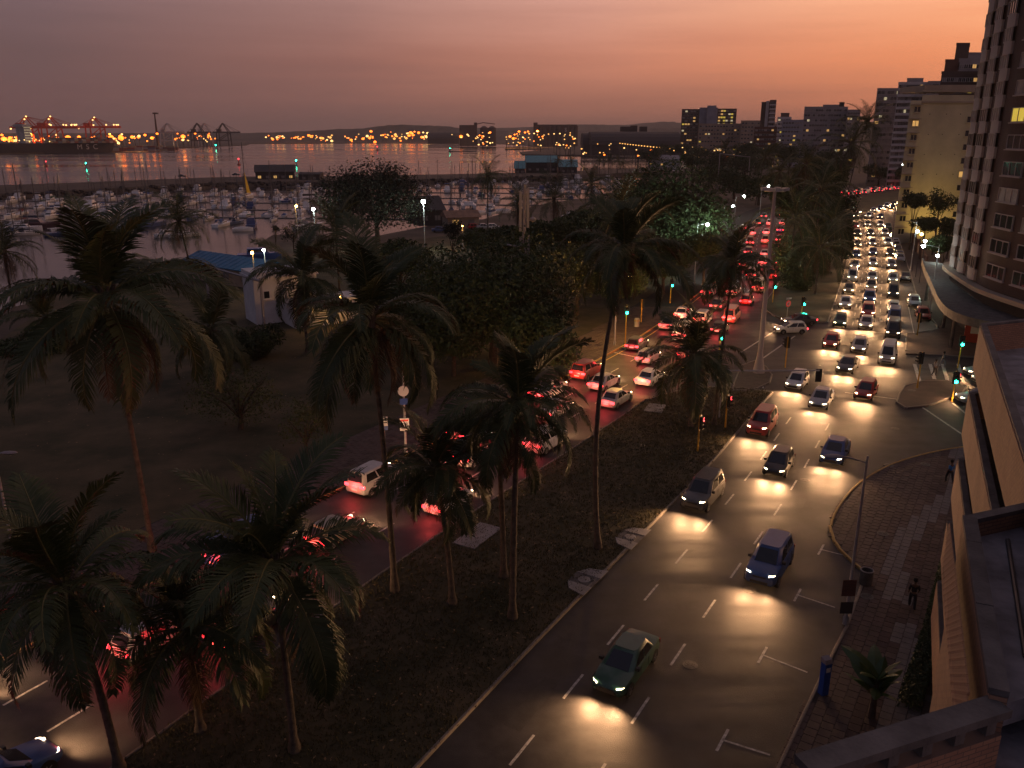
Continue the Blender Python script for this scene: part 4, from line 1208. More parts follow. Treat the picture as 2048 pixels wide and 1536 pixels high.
def shed(name, label, A, B, depth, h, rise, wall, roof, group=None, lit=None, cat='building', posts=0, panels=None):
    A, B = Vector(A), Vector(B); d = (B - A); Ls = d.length; a = math.atan2(d.y, d.x)
    e = tag(empty(name, (A.x, A.y, -.05), a), label, cat, group)
    m = MB(); m.box(0, Ls, 0, depth, 0, h); m.build('wall', wall, e)
    m = MB()
    m.add([(-.6, -.7, h + .05), (Ls + .6, -.7, h + .05), (Ls + .6, depth / 2, h + rise), (-.6, depth / 2, h + rise), (-.6, depth + .7, h + .05), (Ls + .6, depth + .7, h + .05), (-.6, -.7, h - .1), (Ls + .6, -.7, h - .1), (-.6, depth + .7, h - .1), (Ls + .6, depth + .7, h - .1)],
          [(0, 1, 2, 3), (3, 2, 5, 4), (6, 7, 1, 0), (9, 8, 4, 5), (0, 3, 4, 8, 6), (1, 7, 9, 5, 2)])
    rf = m.build('roof', roof, e)
    k = int(Ls / 1.5)
    rib = MB(); v = Vector((0, depth / 2 + .7, rise - .05)); rib.box(-.05, .05, 0, v.length, .0, .05); rib = rib.mesh('roof_rib', roof)
    if Ls < 60:
        for i in range(k): ob('roof_rib', rib, rf, (i * 1.5, -.7, h + .06), rot=(math.atan2(v.z, v.y), 0, 0))
    n = max(2, int(Ls / 4))
    for i in range(n):
        kind = lit if lit and i % 2 == 0 else 'curtain'
        ob('window', window(kind, 1.8, 1.5 if h > 2.6 else 1.1, wall, 1, False), e, (Ls * (i + .5) / n, 0, h * .32))
    return e
shed('boat_shed', 'long shed with bright blue roof and pale doors by the white van', G(372, 556), G(508, 580), 7, 3.0, 1.5, 'wall_tan', 'roof_blue', 'marina sheds')
shed('boat_shed', 'dark-roofed shed on the breakwater with two orange-lit windows', G(512, 363), G(590, 362), 16, 5, 3.5, 'wall_dark', 'roof_dark', 'marina sheds', 'lit_warm')
shed('boat_shed', 'orange-lit hut with tan roof beside the marina car park', G(896, 458), G(958, 456), 7, 3.0, 1.6, 'wall_tan', 'roof_tan', 'marina sheds', 'lit_warm')
shed('boat_shed', 'dark hip-roofed shed left of the orange-lit hut', G(838, 452), G(888, 450), 12, 4.2, 3.5, 'wall_dark', 'roof_dark', 'marina sheds')
shed('club_house', 'yacht club pavilion with the highest teal roof over the marina', G(1052, 349), G(1114, 349), 18, 7.5, 4.0, 'wall_dark', 'roof_teal', 'yacht club roofs')
shed('club_house', 'left wing of the teal-roofed yacht club', G(1030, 350), G(1050, 350), 14, 4.0, 4.5, 'wall_dark', 'roof_teal', 'yacht club roofs')
shed('club_house', 'right wing of the teal-roofed yacht club', G(1117, 350), G(1154, 350), 16, 5.0, 4.2, 'wall_dark', 'roof_teal', 'yacht club roofs')
shed('club_house', 'white club house with warm lit windows across the inner basin', G(1296, 336), G(1362, 337), 16, 6.5, 3.0, 'white_wall', 'wall_grey', 'yacht club roofs', 'lit_warm')
shed('boat_shed', 'low dark shed on the breakwater beside the orange-lit shed', G(598, 364), G(640, 364), 10, 4, 1, 'wall_dark', 'roof_dark', 'marina sheds')
# breakwater: stone-faced embankment with sandy top
pm('rock', (0.05, 0.042, 0.04), 0.9, 0.5, 0.6, 0.6, 2)
bk = [G(-400, 402), G(0, 392), G(240, 380), G(480, 368), G(660, 366), G(1000, 358), G(1150, 353), G(1340, 345)]
bk2 = [G(-400, 383), G(0, 375), G(240, 366), G(480, 357), G(660, 356), G(1000, 350), G(1150, 345), G(1342, 337)]
m = MB()
rings = []
for p, q in zip(crom(bk, 12), [None] * 999):
    pass
fa, fb = crom(bk, 20), crom(bk2, 20)
K = 60
pa, pb = Path(fa), Path(fb)
rows = []
for i in range(K + 1):
    a, _ = pa(pa.c[-1] * i / K); b, _ = pb(pb.c[-1] * i / K)
    d = (b - a).normalized()
    j = rng.uniform(-.6, .6)
    rows.append([(a.x - d.x * 3 + j, a.y - d.y * 3 + j, WZ - .3), (a.x + j * .5, a.y + j * .5, .9), (a.x + d.x * 1.5, a.y + d.y * 1.5, 1.1), (b.x, b.y, 1.1), (b.x + d.x * 4, b.y + d.y * 4, WZ - .3)])
m.loft(rows, cap=True, close=False)
bkw = struct(m.build('breakwater', 'dirt'))
RK = MB(); bmr = random.Random(4)
pts8 = []
for zz, rad in ((-.5, .5), (0, .9), (.45, .6)):
    pts8.append([(rad * math.cos(a) * bmr.uniform(.8, 1.2), rad * math.sin(a) * bmr.uniform(.8, 1.2), zz) for a in (0, 1.2, 2.4, 3.6, 4.9)])
RK.loft(pts8); RK = RK.mesh('boulder', 'rock')
for i in range(220):
    a, _ = pa(pa.c[-1] * (0.12 + .7 * i / 220)); b, _ = pb(pb.c[-1] * (.12 + .7 * i / 220)); d = (b - a).normalized()
    t = rng.uniform(-2.6, .2)
    ob('boulder', RK, bkw, (a.x + d.x * t, a.y + d.y * t, WZ + .25 + (t + 2.6) * .7), rng.uniform(0, 6), sc=rng.uniform(.9, 1.9))
# ---------------------------------------------------------------- marina
pm('gelcoat', (0.90, 0.90, 0.90), 0.3, 0.08, 1.5, objcol=True, spec=0.5)
pm('canvas', (0.85, 0.85, 0.85), 0.8, 0.2, 3, objcol=True)
pm('deck', (0.42, 0.40, 0.38), 0.6, 0.2, 1)
pm('mast', (0.13, 0.12, 0.12), 0.5, 0.15, 1)
pm('plank', (0.11, 0.09, 0.075), 0.8, 0.35, 2)
def hull_rings(L, B, fb, stern=.8, x0=0.0, flare=1.1):
    R_ = []
    for t, b, dz in ((0, stern, 0), (.15, .93, 0), (.4, 1, .0), (.65, .86, .06), (.85, .5, .14), (.95, .22, .2), (1.0, .03, .24)):
        x = -L / 2 + L * t
        w = B / 2 * b
        z = fb * (1 + dz * 1.2)
        R_.append([(x, -w * flare, z), (x, -w, fb * .45), (x, -w * .75, -.15), (x, 0, -.35), (x, w * .75, -.15), (x, w, fb * .45), (x, w * flare, z)])
    return R_
def hull(L, B, fb):
    m = MB(); m.loft(hull_rings(L, B, fb)); return m.mesh('hull', 'gelcoat', 35)
def cabin_mesh(x0, x1, w, z0, h, taper=.75, glassz=(.3, .75)):
    m = MB()
    m.loft([[(x0, -w, z0), (x1, -w * .8, z0), (x1, w * .8, z0), (x0, w, z0)], [(x0 + .1, -w * .92, z0 + h), (x0 + (x1 - x0) * taper, -w * .7, z0 + h), (x0 + (x1 - x0) * taper, w * .7, z0 + h), (x0 + .1, w * .92, z0 + h)]])
    return m.mesh('cabin', 'gelcoat')
def glass_mesh(x0, x1, w, z0, h, taper=.75):
    m = MB(); f0, f1 = .35, .8
    def P(f_, e): 
        X1 = x1 + (x0 + (x1 - x0) * taper - x1) * f_; wl = w + (w * .92 - w) * f_; wr = w * .8 + (w * .7 - w * .8) * f_
        return (x0 + .1 * f_ + .25, wl + e, X1 - .12, wr + e, X1 + e)
    a, b = P(f0, .015), P(f1, .015)
    za, zb = z0 + h * f0, z0 + h * f1
    for s_ in (-1, 1):
        m.add([(a[0], s_ * a[1], za), (a[2], s_ * a[3], za), (b[2], s_ * b[3], zb), (b[0], s_ * b[1], zb)], [(0, 1, 2, 3) if s_ < 0 else (3, 2, 1, 0)])
    m.add([(a[4], -a[3] + .1, za), (a[4], a[3] - .1, za), (b[4], b[3] - .1, zb), (b[4], -b[3] + .1, zb)], [(0, 1, 2, 3)])
    return m.mesh('cabin_window', 'glass')
def sail_yacht(L, mastH, cover):
    B = L * .3; fb = L * .095
    parts = [('hull', hull(L, B, fb), True)]
    parts.append(('cabin', cabin_mesh(-L * .12, L * .22, B * .3, fb, L * .06, .85), True))
    parts.append(('cabin_window', glass_mesh(-L * .12, L * .22, B * .3, fb, L * .06, .85), False))
    m = MB(); m.tube([(L * .08, 0, fb), (L * .08, 0, mastH)], [.15, .10], 5)
    for z in (.45, .72): m.tube([(L * .08, -.7, mastH * z), (L * .08, .7, mastH * z)], .03, 4)
    for p in ((L * .48, 0, fb * 1.3), (-L * .48, 0, fb), (L * .04, B * .5, fb), (L * .04, -B * .5, fb)): m.tube([p, (L * .08, 0, mastH * .97)], .022, 3, cap=False)
    parts.append(('mast', m.mesh('mast', 'mast'), False))
    m = MB(); m.tube([(L * .07, 0, fb + L * .12), (-L * .38, 0, fb + L * .125)], [.20, .13], 6)
    parts.append(('sail_cover', m.mesh('sail_cover', 'canvas'), 'cover'))
    if cover:
        m = MB(); w = B * .34
        m.loft([[(-L * .3, y, fb + .3 + 1.0 * math.sqrt(max(0, 1 - (y / w) ** 2)) * .9) for y in (-w, -w * .7, 0, w * .7, w)], [(-L * .13, y, fb + .5 + 1.0 * math.sqrt(max(0, 1 - (y / w) ** 2)) * .8) for y in (-w, -w * .7, 0, w * .7, w)]], cap=False, close=False)
        parts.append(('canopy', m.mesh('canopy', 'canvas'), 'cover'))
    return parts
def motor(L, fly):
    B = L * .33; fb = L * .12
    parts = [('hull', hull(L, B, fb), True), ('cabin', cabin_mesh(-L * .28, L * .26, B * .42, fb, L * .13, .72), True), ('cabin_window', glass_mesh(-L * .28, L * .26, B * .42, fb, L * .13, .72), False)]
    if fly:
        parts.append(('flybridge', cabin_mesh(-L * .22, L * .08, B * .36, fb + L * .132, L * .06, .85), True))
        m = MB(); m.box(-L * .24, L * .06, -B * .36, B * .36, fb + L * .29, fb + L * .30)
        for x in (-L * .22, L * .04):
            for y in (-1, 1): m.tube([(x, y * B * .33, fb + L * .19), (x, y * B * .33, fb + L * .29)], .03, 4)
        parts.append(('canopy', m.mesh('canopy', 'canvas'), 'cover'))
    m = MB()
    for y in (-1, 1):
        m.tube([(L * .1, y * B * .42, fb * 1.6), (L * .38, y * B * .28, fb * 1.75), (L * .49, 0, fb * 1.85)], .025, 4)
    m.tube([(-L * .1, 0, fb + L * .13), (-L * .14, 0, fb + L * .42)], .03, 4)
    parts.append(('rail', m.mesh('rail', 'steel'), False))
    return parts
def cat_boat(L):
    B = L * .5; m = MB()
    for s_ in (-1, 1):
        m.loft([[(x, y + s_ * B * .38, z) for x, y, z in r] for r in hull_rings(L, B * .28, L * .11)])
    parts = [('hull', m.mesh('hull', 'gelcoat', 35), True)]
    m = MB(); m.box(-L * .42, L * .2, -B * .4, B * .4, L * .08, L * .13); parts.append(('deck', m.mesh('deck', 'gelcoat'), True))
    parts += [('cabin', cabin_mesh(-L * .25, L * .14, B * .33, L * .13, L * .09, .8), True), ('cabin_window', glass_mesh(-L * .25, L * .14, B * .33, L * .13, L * .09, .8), False)]
    m = MB(); m.tube([(L * .05, 0, L * .2), (L * .05, 0, L * 1.25)], [.16, .11], 5)
    for p in ((L * .48, 0, L * .15), (-L * .4, B * .4, L * .13), (-L * .4, -B * .4, L * .13)): m.tube([p, (L * .05, 0, L * 1.2)], .018, 3, cap=False)
    parts.append(('mast', m.mesh('mast', 'mast'), False))
    m = MB(); m.tube([(L * .04, 0, L * .27), (-L * .4, 0, L * .28)], [.24, .15], 6); parts.append(('sail_cover', m.mesh('sail_cover', 'canvas'), 'cover'))
    return parts
def dinghy(L):
    m = MB(); m.loft(hull_rings(L, L * .36, L * .13)); parts = [('hull', m.mesh('hull', 'gelcoat', 35), True)]
    w = L * .16
    m = MB(); m.loft([[(-L * .42, -w, L * .13), (-L * .42, 0, L * .2), (-L * .42, w, L * .13)], [(0, -w * 1.05, L * .135), (0, 0, L * .24), (0, w * 1.05, L * .135)], [(L * .4, -w * .4, L * .15), (L * .4, 0, L * .19), (L * .4, w * .4, L * .15)]])
    parts.append(('boat_cover', m.mesh('boat_cover', 'canvas'), 'cover'))
    return parts
BT = [('sailing_yacht', 'sailing yacht', sail_yacht(9.0, 12.5, True)), ('sailing_yacht', 'sailing yacht', sail_yacht(10.5, 15, False)), ('sailing_yacht', 'sailing yacht', sail_yacht(7.5, 10.5, True)), ('sailing_yacht', 'tall-masted sailing yacht', sail_yacht(12, 18, True)),
      ('motor_cruiser', 'flybridge motor cruiser', motor(10.5, True)), ('motor_cruiser', 'low motor cruiser', motor(8.0, False)), ('catamaran', 'twin-hulled catamaran', cat_boat(11)), ('small_boat', 'covered dinghy', dinghy(5.5))]
COVERS = {'blue': (.04, .10, .30), 'grey': (.30, .30, .32), 'white': (.65, .65, .65), 'green': (.05, .14, .09), 'dark red': (.22, .05, .05), 'navy': (.03, .045, .10)}
def boat(kind, x, y, rz, cover, label, group, hullc=(1, 1, 1), z=WZ, sc=1.0):
    nm, what, parts = BT[kind]
    e = tag(empty(nm, (x, y, z), rz), label, 'boat', group)
    for pn, me, c in parts:
        ob(pn, me, e, color=(hullc if c is True else COVERS[cover] if c == 'cover' else (1, 1, 1)), sc=sc)
    return e
wpoly = [G(*p) for p in shore[:18]] + [(p.x, p.y) for p in crom(bk, 20)[::-1]]
bpos = []
r_ = random.Random(12)
def clear_of(x, y, d): return all((x - a) ** 2 + (y - b) ** 2 > d * d for a, b in bpos)
def inset_ok(x, y, m=7): return all(inside((x + a, y + b), wpoly) for a, b in ((m, 0), (-m, 0), (0, m), (0, -m)))
pon = []
rowsY = [208, 232, 258, 286, 316, 348, 382, 418, 456, 492]
nb_ = 0
for ri, Yr in enumerate(rowsY):
    x = -330 + 1.3 * ri
    seg0 = None
    while x < 110:
        yy = Yr + x * -0.10 + (12 if x > -20 else 0)
        d = yy * math.cos(TH) + (H - WZ) * math.sin(TH)
        px = 1024 + F * x / d
        ok = -30 < px < 1345 and inset_ok(x, yy, 10)
        hid = (690 < px < 835 and Yr > 200) or (px > 1150 and Yr < 330) or (px > 1010 and Yr < 250)
        if ok and ri >= 2 and seg0 is None: seg0 = x
        if (not ok or x > 105) and seg0 is not None:
            pon.append((seg0, x, Yr)); seg0 = None
        if ok and not hid:
            for sd in (-1, 1):
                pr = (.16 if ri < 2 else .50 if ri < 4 else .50)
                if r_.random() < pr and nb_ < 430:
                    kind = r_.choices(range(8), [20, 14, 16, 8, 15, 10, 6, 9])[0]
                    bx, by = x + r_.uniform(-.6, .6), yy + sd * (7 if ri >= 2 else 0)
                    if not clear_of(bx, by, 3.9): continue
                    bpos.append((bx, by)); nb_ += 1
                    cv = r_.choices(list(COVERS), [7, 3, 4, 2, 1, 3])[0]
                    zone = 'on the open moorings nearest the shore' if ri < 2 else ('in the middle pontoon rows of the marina' if ri < 6 else 'in the rows nearest the breakwater')
                    w = BT[kind][1]
                    lab = f'white {w} with {cv} canvas in the {ORD[ri]} boat row from the shore' if kind != 5 else f'white {w} in the {ORD[ri]} boat row from the shore'
                    boat(kind, bx, by, (math.pi / 2 * sd + (0.1 if ri >= 2 else 0) + r_.uniform(-.06, .06)) if ri >= 2 else r_.uniform(.6, 1.9), cv, lab, f'boats {zone}', (r_.uniform(.75, 1),) * 3 if r_.random() < .88 else (.08, .12, .28), sc=r_.uniform(.68, .98))
        x += 4.3
# boats that stand out
for px, py, kind, cv, hc, rz, lab in ((490, 398, 3, 'white', (1, 1, 1), 1.4, 'sailing yacht with its bright yellow sail hanging from the forestay'), (40, 462, 3, 'white', (1, 1, 1), .1, 'long white yacht with pale mast low at the picture edge'), (75, 455, 6, 'navy', (.10, .05, .06), .2, 'dark work boat with red deck gear beside the long white yacht'),
        (428, 432, 7, 'grey', (.5, .5, .5), 1.3, 'rounded boat with dark canopy right of the lone palm'), (445, 452, 0, 'blue', (1, 1, 1), 1.4, 'white yacht right behind the lone palm fronds'), (472, 447, 2, 'navy', (.15, .2, .35), 1.2, 'blue-hulled yacht right of the lone palm'),
        (486, 462, 7, 'white', (1, 1, 1), .3, 'small white cabin boat nearest the sandy point'), (540, 432, 7, 'blue', (1, 1, 1), .8, 'small boat with bright blue pointed cover'), (620, 402, 4, 'white', (1, 1, 1), .5, 'big white motor yacht left of the dark fine-leaved tree'),
        (185, 418, 4, 'white', (1, 1, 1), 1.6, 'boxy white cruiser seen bow-on in the middle of the marina'), (235, 425, 6, 'white', (1, 1, 1), .1, 'wide white catamaran seen side-on'), (1355, 345, 4, 'white', (1, 1, 1), .4, 'white motor yacht by the white club house')):
    x, y = G(px, py, WZ)
    bpos.append((x, y))
    e_ = boat(kind, x, y, rz, cv, lab, None, hc, sc=1.25 if px in (620, 490) else 1.0)
    if px == 490:
        pm('yellow_sail', (.75, .52, .04), .7, .1, 1)
        m = MB(); m.add([(5.6, 0, 1.6), (1.6, -.3, 1.9), (1.2, .0, 11.5), (5.7, .05, 1.6), (1.7, .25, 1.9)], [(0, 1, 2), (3, 2, 4)]); m.build('sail', 'yellow_sail', e_)
# boats on the hard standing
for k, (px, py, kind, cv, rz) in enumerate(((1150, 440, 5, 'white', .3), (1172, 436, 7, 'blue', 1.2), (1195, 441, 5, 'white', 2.6), (1215, 437, 2, 'white', .2), (1235, 445, 5, 'grey', .6), (960, 432, 7, 'white', .9), (985, 430, 7, 'navy', 1.2), (1005, 428, 7, 'white', .2), (1130, 452, 7, 'white', 1.8))):
    x, y = G(px, py)
    boat(kind, x, y, rz, cv, 'boat propped ashore in the boatyard behind the trees', 'boats ashore in the boatyard', z=.45)
x, y = G(520, 522)
boat(5, x, y, .25, 'blue', 'blue and white boat on the slipway in front of the blue-roofed shed', None, (.05, .12, .40), z=.5, sc=1.05)
for k, (xa, xb, Yr) in enumerate(pon):
    ya, yb = Yr - xa * .10, Yr - xb * .10
    v = Vector((xb - xa, yb - ya))
    e = tag(empty('pontoon', (xa, ya + (12 if xa > -20 else 0), WZ), math.atan2(v.y, v.x)), f'narrow floating pontoon, {ORD[k]} counted outward from the shore', 'pontoon', 'marina pontoons')
    m = MB(); m.box(0, v.length, -.6, .6, .05, .28); m.build('walkway', 'concrete', e)
    n = int(v.length / 14)
    pile = MB(); pile.tube([(0, 0, -.5), (0, 0, 2.2)], .14, 6); pile = pile.mesh('pile', 'steel_dark')
    for i in range(n): ob('pile', pile, e, (7 + i * 14, .95, 0))
# buoys and channel beacons
def buoy(px, py, colr, lab, sc=1.0, Yo=None):
    x, y = G(px, py, WZ)
    e = tag(empty('buoy', (x, y, WZ)), lab, 'buoy', 'channel buoys')
    m = MB(); m.lathe([(.9, -.3), (1.3, 0), (1.3, .7), (.5, 1.1), (.35, 3.6), (.1, 4.0)], 10); m.build('float', 'red_paint' if colr == 'lamp_red' else 'roof_teal', e, smooth=40).scale = (sc,) * 3
    m = MB(); m.lathe([(.05, 4 * sc), (.5 * sc, 4.4 * sc), (.5 * sc, 5 * sc), (.05, 5.3 * sc)], 8); m.build('lamp', colr, e)
buoy(93, 332, 'lamp_red', 'red channel buoy with a red light on open water', .8); buoy(173, 336, 'lamp_green', 'green channel buoy with green light, left of centre water', .8)
buoy(211, 304, 'lamp_green', 'far small green buoy in front of container ship', 1.2); buoy(593, 332, 'lamp_green', 'green lit beacon in front of the dark breakwater shed', 1.0); buoy(478, 330, 'lamp_red', 'red lit beacon over the yacht masts', 1.1)
buoy(755, 302, 'lamp_red', 'red buoy in the bay left of the grain silos', 1.5); buoy(432, 298, 'lamp_green', 'green buoy by the dark quay cranes', 1.5)
x, y = G(925, 304, WZ)
e = tag(empty('barge', (x, y, WZ)), 'long low dark barge with green light on the bay', 'barge')
m = MB(); m.loft([[(-22, -4, 1.2), (-20, -4, -.3), (-20, 4, -.3), (-22, 4, 1.2)], [(22, -4, 1.2), (20, -4, -.3), (20, 4, -.3), (22, 4, 1.2)]]); m.build('hull', 'steel_dark', e)
m = MB(); m.box(-21, -18, -1.5, 1.5, 1.2, 5); m.build('wheelhouse', 'wall_grey', e); m = MB(); m.lathe([(.1, 5), (.6, 5.4), (.1, 6)], 8, (-19.5, 0, 0)); m.build('lamp', 'lamp_green', e)

# ---------------------------------------------------------------- the port across the bay
A, B = Vector(G(-80, 309, WZ)), Vector(G(236, 304, WZ))
sd_ = (B - A); SL = sd_.length; sa = math.atan2(sd_.y, sd_.x); mid_ = (A + B) / 2
ship = tag(empty('container_ship', (mid_.x, mid_.y, WZ), sa), 'long black container ship with white hull letters at the quay', 'ship')
m = MB()
rg = []
for t, b, z in ((0, .75, 17), (.06, .95, 15), (.2, 1, 14), (.7, 1, 14), (.88, .8, 15), (.96, .4, 17.5), (1.0, .04, 19)):
    x = -SL / 2 + SL * t; w = 15 * b
    xb = x - (10 if t > .95 else 0)
    rg.append([(x, -w, z), (xb, -w * .96, 4), (xb, -w * .8, -1), (xb, w * .8, -1), (xb, w * .96, 4), (x, w, z)])
m.loft(rg); m.build('hull', 'wall_dark', ship, smooth=30)
m = MB(); m.box(-SL * .04, SL * .0, -13, 13, 14, 40); m.box(-SL * .05, SL * .01, -15, 15, 36, 39); m.build('superstructure', 'wall_white', ship, loc=(-SL * .09, 0, 0))
LWN = window('lit_cool', 1.6, 1.2, 'wall_white', 0, False)
for k in range(30): ob('window', LWN, ship, (-SL * .09 - SL * .035 + (k % 5) * SL * .0085, -13.02, 17 + (k // 5) * 3.6))
CB = MB(); CB.box(-6, 6, -1.2, 1.2, 0, 2.55)
CBM = {c: None for c in range(5)}
for c, cc_ in enumerate(((.30, .10, .07), (.16, .18, .22), (.35, .28, .18), (.20, .08, .06), (.38, .36, .34))):
    pm(f'container_{c}', cc_, .6, .2, .2); CBM[c] = CB.mesh('container', f'container_{c}')
for k in range(44):
    xx = SL * .02 + (k % 22) * 5.9 * .98
    if k % 22 * 5.9 > SL * .42: continue
    for lv in range(1 + (k * 7) % 3): ob('container', CBM[(k + lv * 2) % 5], ship, (xx + 4, -12 + 5 * (k // 22), 14 + lv * 2.6), R(90), sc=(2.0, 2.2, 1))
for k in range(30):
    m = MB() if k == 0 else None
    if k == 0: m.lathe([(.1, 0), (.8, .5), (.8, 1.2), (.1, 1.6)], 6); DL = m.mesh('deck_lamp', 'lamp_port_white')
    ob('deck_lamp', DL, ship, (-SL * .48 + SL * .93 * k / 30, -14.4, 15.6 + (k % 4) * .8), sc=.9)
for ch, px in (('M', 120.5), ('S', 145), ('C', 169.5)):
    q = Vector(G(px, 304.5, WZ)); xl = (q - mid_).dot(sd_.normalized())
    text(ch, 10.5, 'sign_white', ship, (xl, -15.2, 5.0), (R(90), 0, 0), .1)
def crane(px, Y, apex_py, boom_py, boom, label, mat, flip=1, group='quay cranes', raised=False):
    p = at(px, 270, Y)
    zt, zb = zpx(apex_py, Y), zpx(boom_py, Y)
    e = tag(empty('quay_crane', (p.x, Y, -.05)), label, 'crane', group)
    w, dp = 13, 10
    LG = MB()
    for sx in (-1, 1):
        for sy in (-1, 1):
            m = MB(); m.tube([(sx * w, sy * dp, 0), (sx * w * .92, sy * dp * .8, zb)], 1.25, 4); m.build('leg', mat, e)
    m = MB()
    for sy in (-1, 1):
        m.tube([(-w, sy * dp * .9, zb * .45), (w, sy * dp * .9, zb * .45)], 1.0, 4); m.tube([(-w, sy * dp * .9, zb * .45), (w * .95, sy * dp * .85, zb)], .7, 4)
    for sx in (-1, 1): m.tube([(sx * w, -dp, zb * .45), (sx * w, dp, zb * .45)], 1.0, 4)
    m.build('cross_brace', mat, e)
    m = MB()
    x0, x1 = boom
    m.box(x0, x1, -3, 3, zb, zb + 3.0); m.build('boom', mat, e)
    m = MB()
    for sy in (-1, 1):
        m.tube([(-w * .9, sy * 6, zb + 3), (0, sy * 1.5, zt)], .9, 4); m.tube([(w * .9, sy * 6, zb + 3), (0, sy * 1.5, zt)], .9, 4)
    m.build('apex_frame', mat, e)
    m = MB()
    for xx in (x0 * .95, x0 * .55, x1 * .45, x1 * .72, x1 * .97): m.tube([(0, 0, zt), (xx, 0, zb + 3)], .32, 3, cap=False)
    m.build('stay', mat, e)
    m = MB(); m.box(x0 * .6, x0 * .2, -4, 4, zb + 3.1, zb + 8); m.build('machinery_house', mat, e)
    if mat == 'red_paint':
        for xx, zz in ((x0 * .9, zb - .5), (x1 * .5, zb + 5), (x1 * .8, zb + 5), (x1 * .9, zb + 5), (x1 * .97, zb + 5), (0, zt - 4), (0, zt - 12), (3, zt)):
            ob('lamp', DL2, e, (xx, -4, zz), sc=1.1)
    return e
m = MB(); m.lathe([(.1, -1), (1.1, -.4), (1.1, .5), (.1, 1.1)], 7); DL2 = m.mesh('lamp', 'lamp_port_white')
m = MB(); m.lathe([(.1, -1), (1.0, -.5), (1.0, .5), (.1, 1)], 7); LPM = {k: None for k in ()}
crane(57, 1330, 233, 257, (-26, 78), 'leftmost red quay crane with lit boom over the black ship', 'red_paint')
crane(105, 1380, 233, 256, (-34, 44), 'middle red quay crane with lit boom over the black ship', 'red_paint')
crane(192, 1430, 235, 256, (-28, 42), 'right red quay crane, apart from the two other red ones', 'red_paint')
crane(336, 1700, 246, 266, (-20, 34), 'pale quay crane beside the tall harbour crane', 'wall_white')
crane(396, 1850, 246, 266, (-22, 28), 'first dark quay crane right of pale one', 'wall_dark')
crane(410, 1900, 246, 266, (-22, 44), 'pale quay crane between two dark quay cranes', 'wall_white')
crane(447, 1850, 246, 266, (-22, 36), 'dark quay crane at the end of the quay', 'wall_dark')
p = at(314, 270, 1650)
e = tag(empty('harbour_crane', (p.x, 1650, -.05)), 'single tall tower crane with flat head above the quay', 'crane')
m = MB(); m.tube([(0, 0, 0), (0, 0, zpx(228, 1650))], [3.2, 1.2], 6); m.build('tower', 'wall_brown', e)
m = MB(); m.box(-3, 7, -2, 2, zpx(228, 1650), zpx(225, 1650)); m.build('head', 'wall_brown', e)
def add_light_(name, loc, en):
    l = bpy.data.lights.new(name, 'SPOT'); l.energy, l.color, l.shadow_soft_size = en * 2.6, (1.0, .38, .08), 1.5; l.spot_size, l.spot_blend = R(150), .5
    o = bpy.data.objects.new(name, l); COL.objects.link(o); o.location = loc
# light masts of the port: pole and lamp head each
MASTS = {}
def port_lamp(px, py, Y, kind, rad, lab, grp):
    p = at(px, py, Y)
    if p.z < 3: p.z = 3
    e = tag(empty('light_mast', (p.x, Y, -.05)), lab, 'light mast', grp)
    k = round(rad, 1), kind
    if k not in MASTS:
        mm = MB(); mm.lathe([(rad * .2, -rad * .8), (rad, -rad * .35), (rad, rad * .35), (rad * .2, rad * .8)], 8); MASTS[k] = mm.mesh('lamp_head', kind)
    ob('lamp_head', MASTS[k], e, (0, 0, p.z))
    if 'pole' not in MASTS:
        mm = MB(); mm.tube([(0, 0, 0), (0, 0, 1)], [.4, .25], 5); MASTS['pole'] = mm.mesh('pole', 'steel_dark')
    ob('pole', MASTS['pole'], e, sc=(1, 1, max(p.z, 1)))
r_ = random.Random(33)
big = [(8, 278), (20, 276), (26, 281), (49, 271), (61, 270), (56, 285), (36, 276), (85, 278), (115, 276), (136, 275), (158, 274), (184, 277), (222, 274), (226, 278), (241, 273), (242, 276), (264, 274), (277, 274), (366, 273), (402, 272), (304, 276), (418, 274)]
for k, (x, y) in enumerate(big): port_lamp(x, y, 1300 + 6 * (x % 60) + max(0, x - 250) * 2.5, 'lamp_port', 4.2 if k % 3 == 0 else 3.0, 'bright orange light mast on the container quay', 'light masts of the container quay')
qc = [12, 28, 58, 62, 116, 138, 160, 186, 224, 240, 268, 305, 366, 404, 420]
for k in range(90):
    x = max(-5, r_.gauss(r_.choice(qc), 11)); port_lamp(x, min(291, max(270, r_.gauss(279, 5))) - x * .008, 1320 + r_.uniform(0, 260) + max(0, x - 250) * 2.5, r_.choice(['lamp_port_white', 'lamp_port', 'lamp_port']), r_.choice([.9, 1.2, 1.6, 2.4]), 'small light among the stacks of the container quay', 'small lights of the container quay')
fcs = [(545, 276, 10, 2), (562, 273, 5, 2), (600, 274, 9, 3), (628, 273, 8, 2), (652, 275, 9, 4), (705, 277, 9, 4), (730, 272, 12, 4), (752, 271, 12, 5), (778, 271, 8, 5), (800, 273, 8, 5), (822, 270, 5, 3), (852, 272, 7, 4)]
for k in range(120):
    cx, cy, sx, sy = r_.choice(fcs); x = r_.gauss(cx, sx)
    port_lamp(x, min(284, r_.gauss(cy, sy)), r_.uniform(2700, 3000), r_.choice(['lamp_port', 'lamp_port', 'lamp_port_white', 'lamp_port_far']), r_.choice([1.6, 2.2, 3.0, 4.6]), 'orange light on the far shore beyond the bay', 'lights of the far shore')
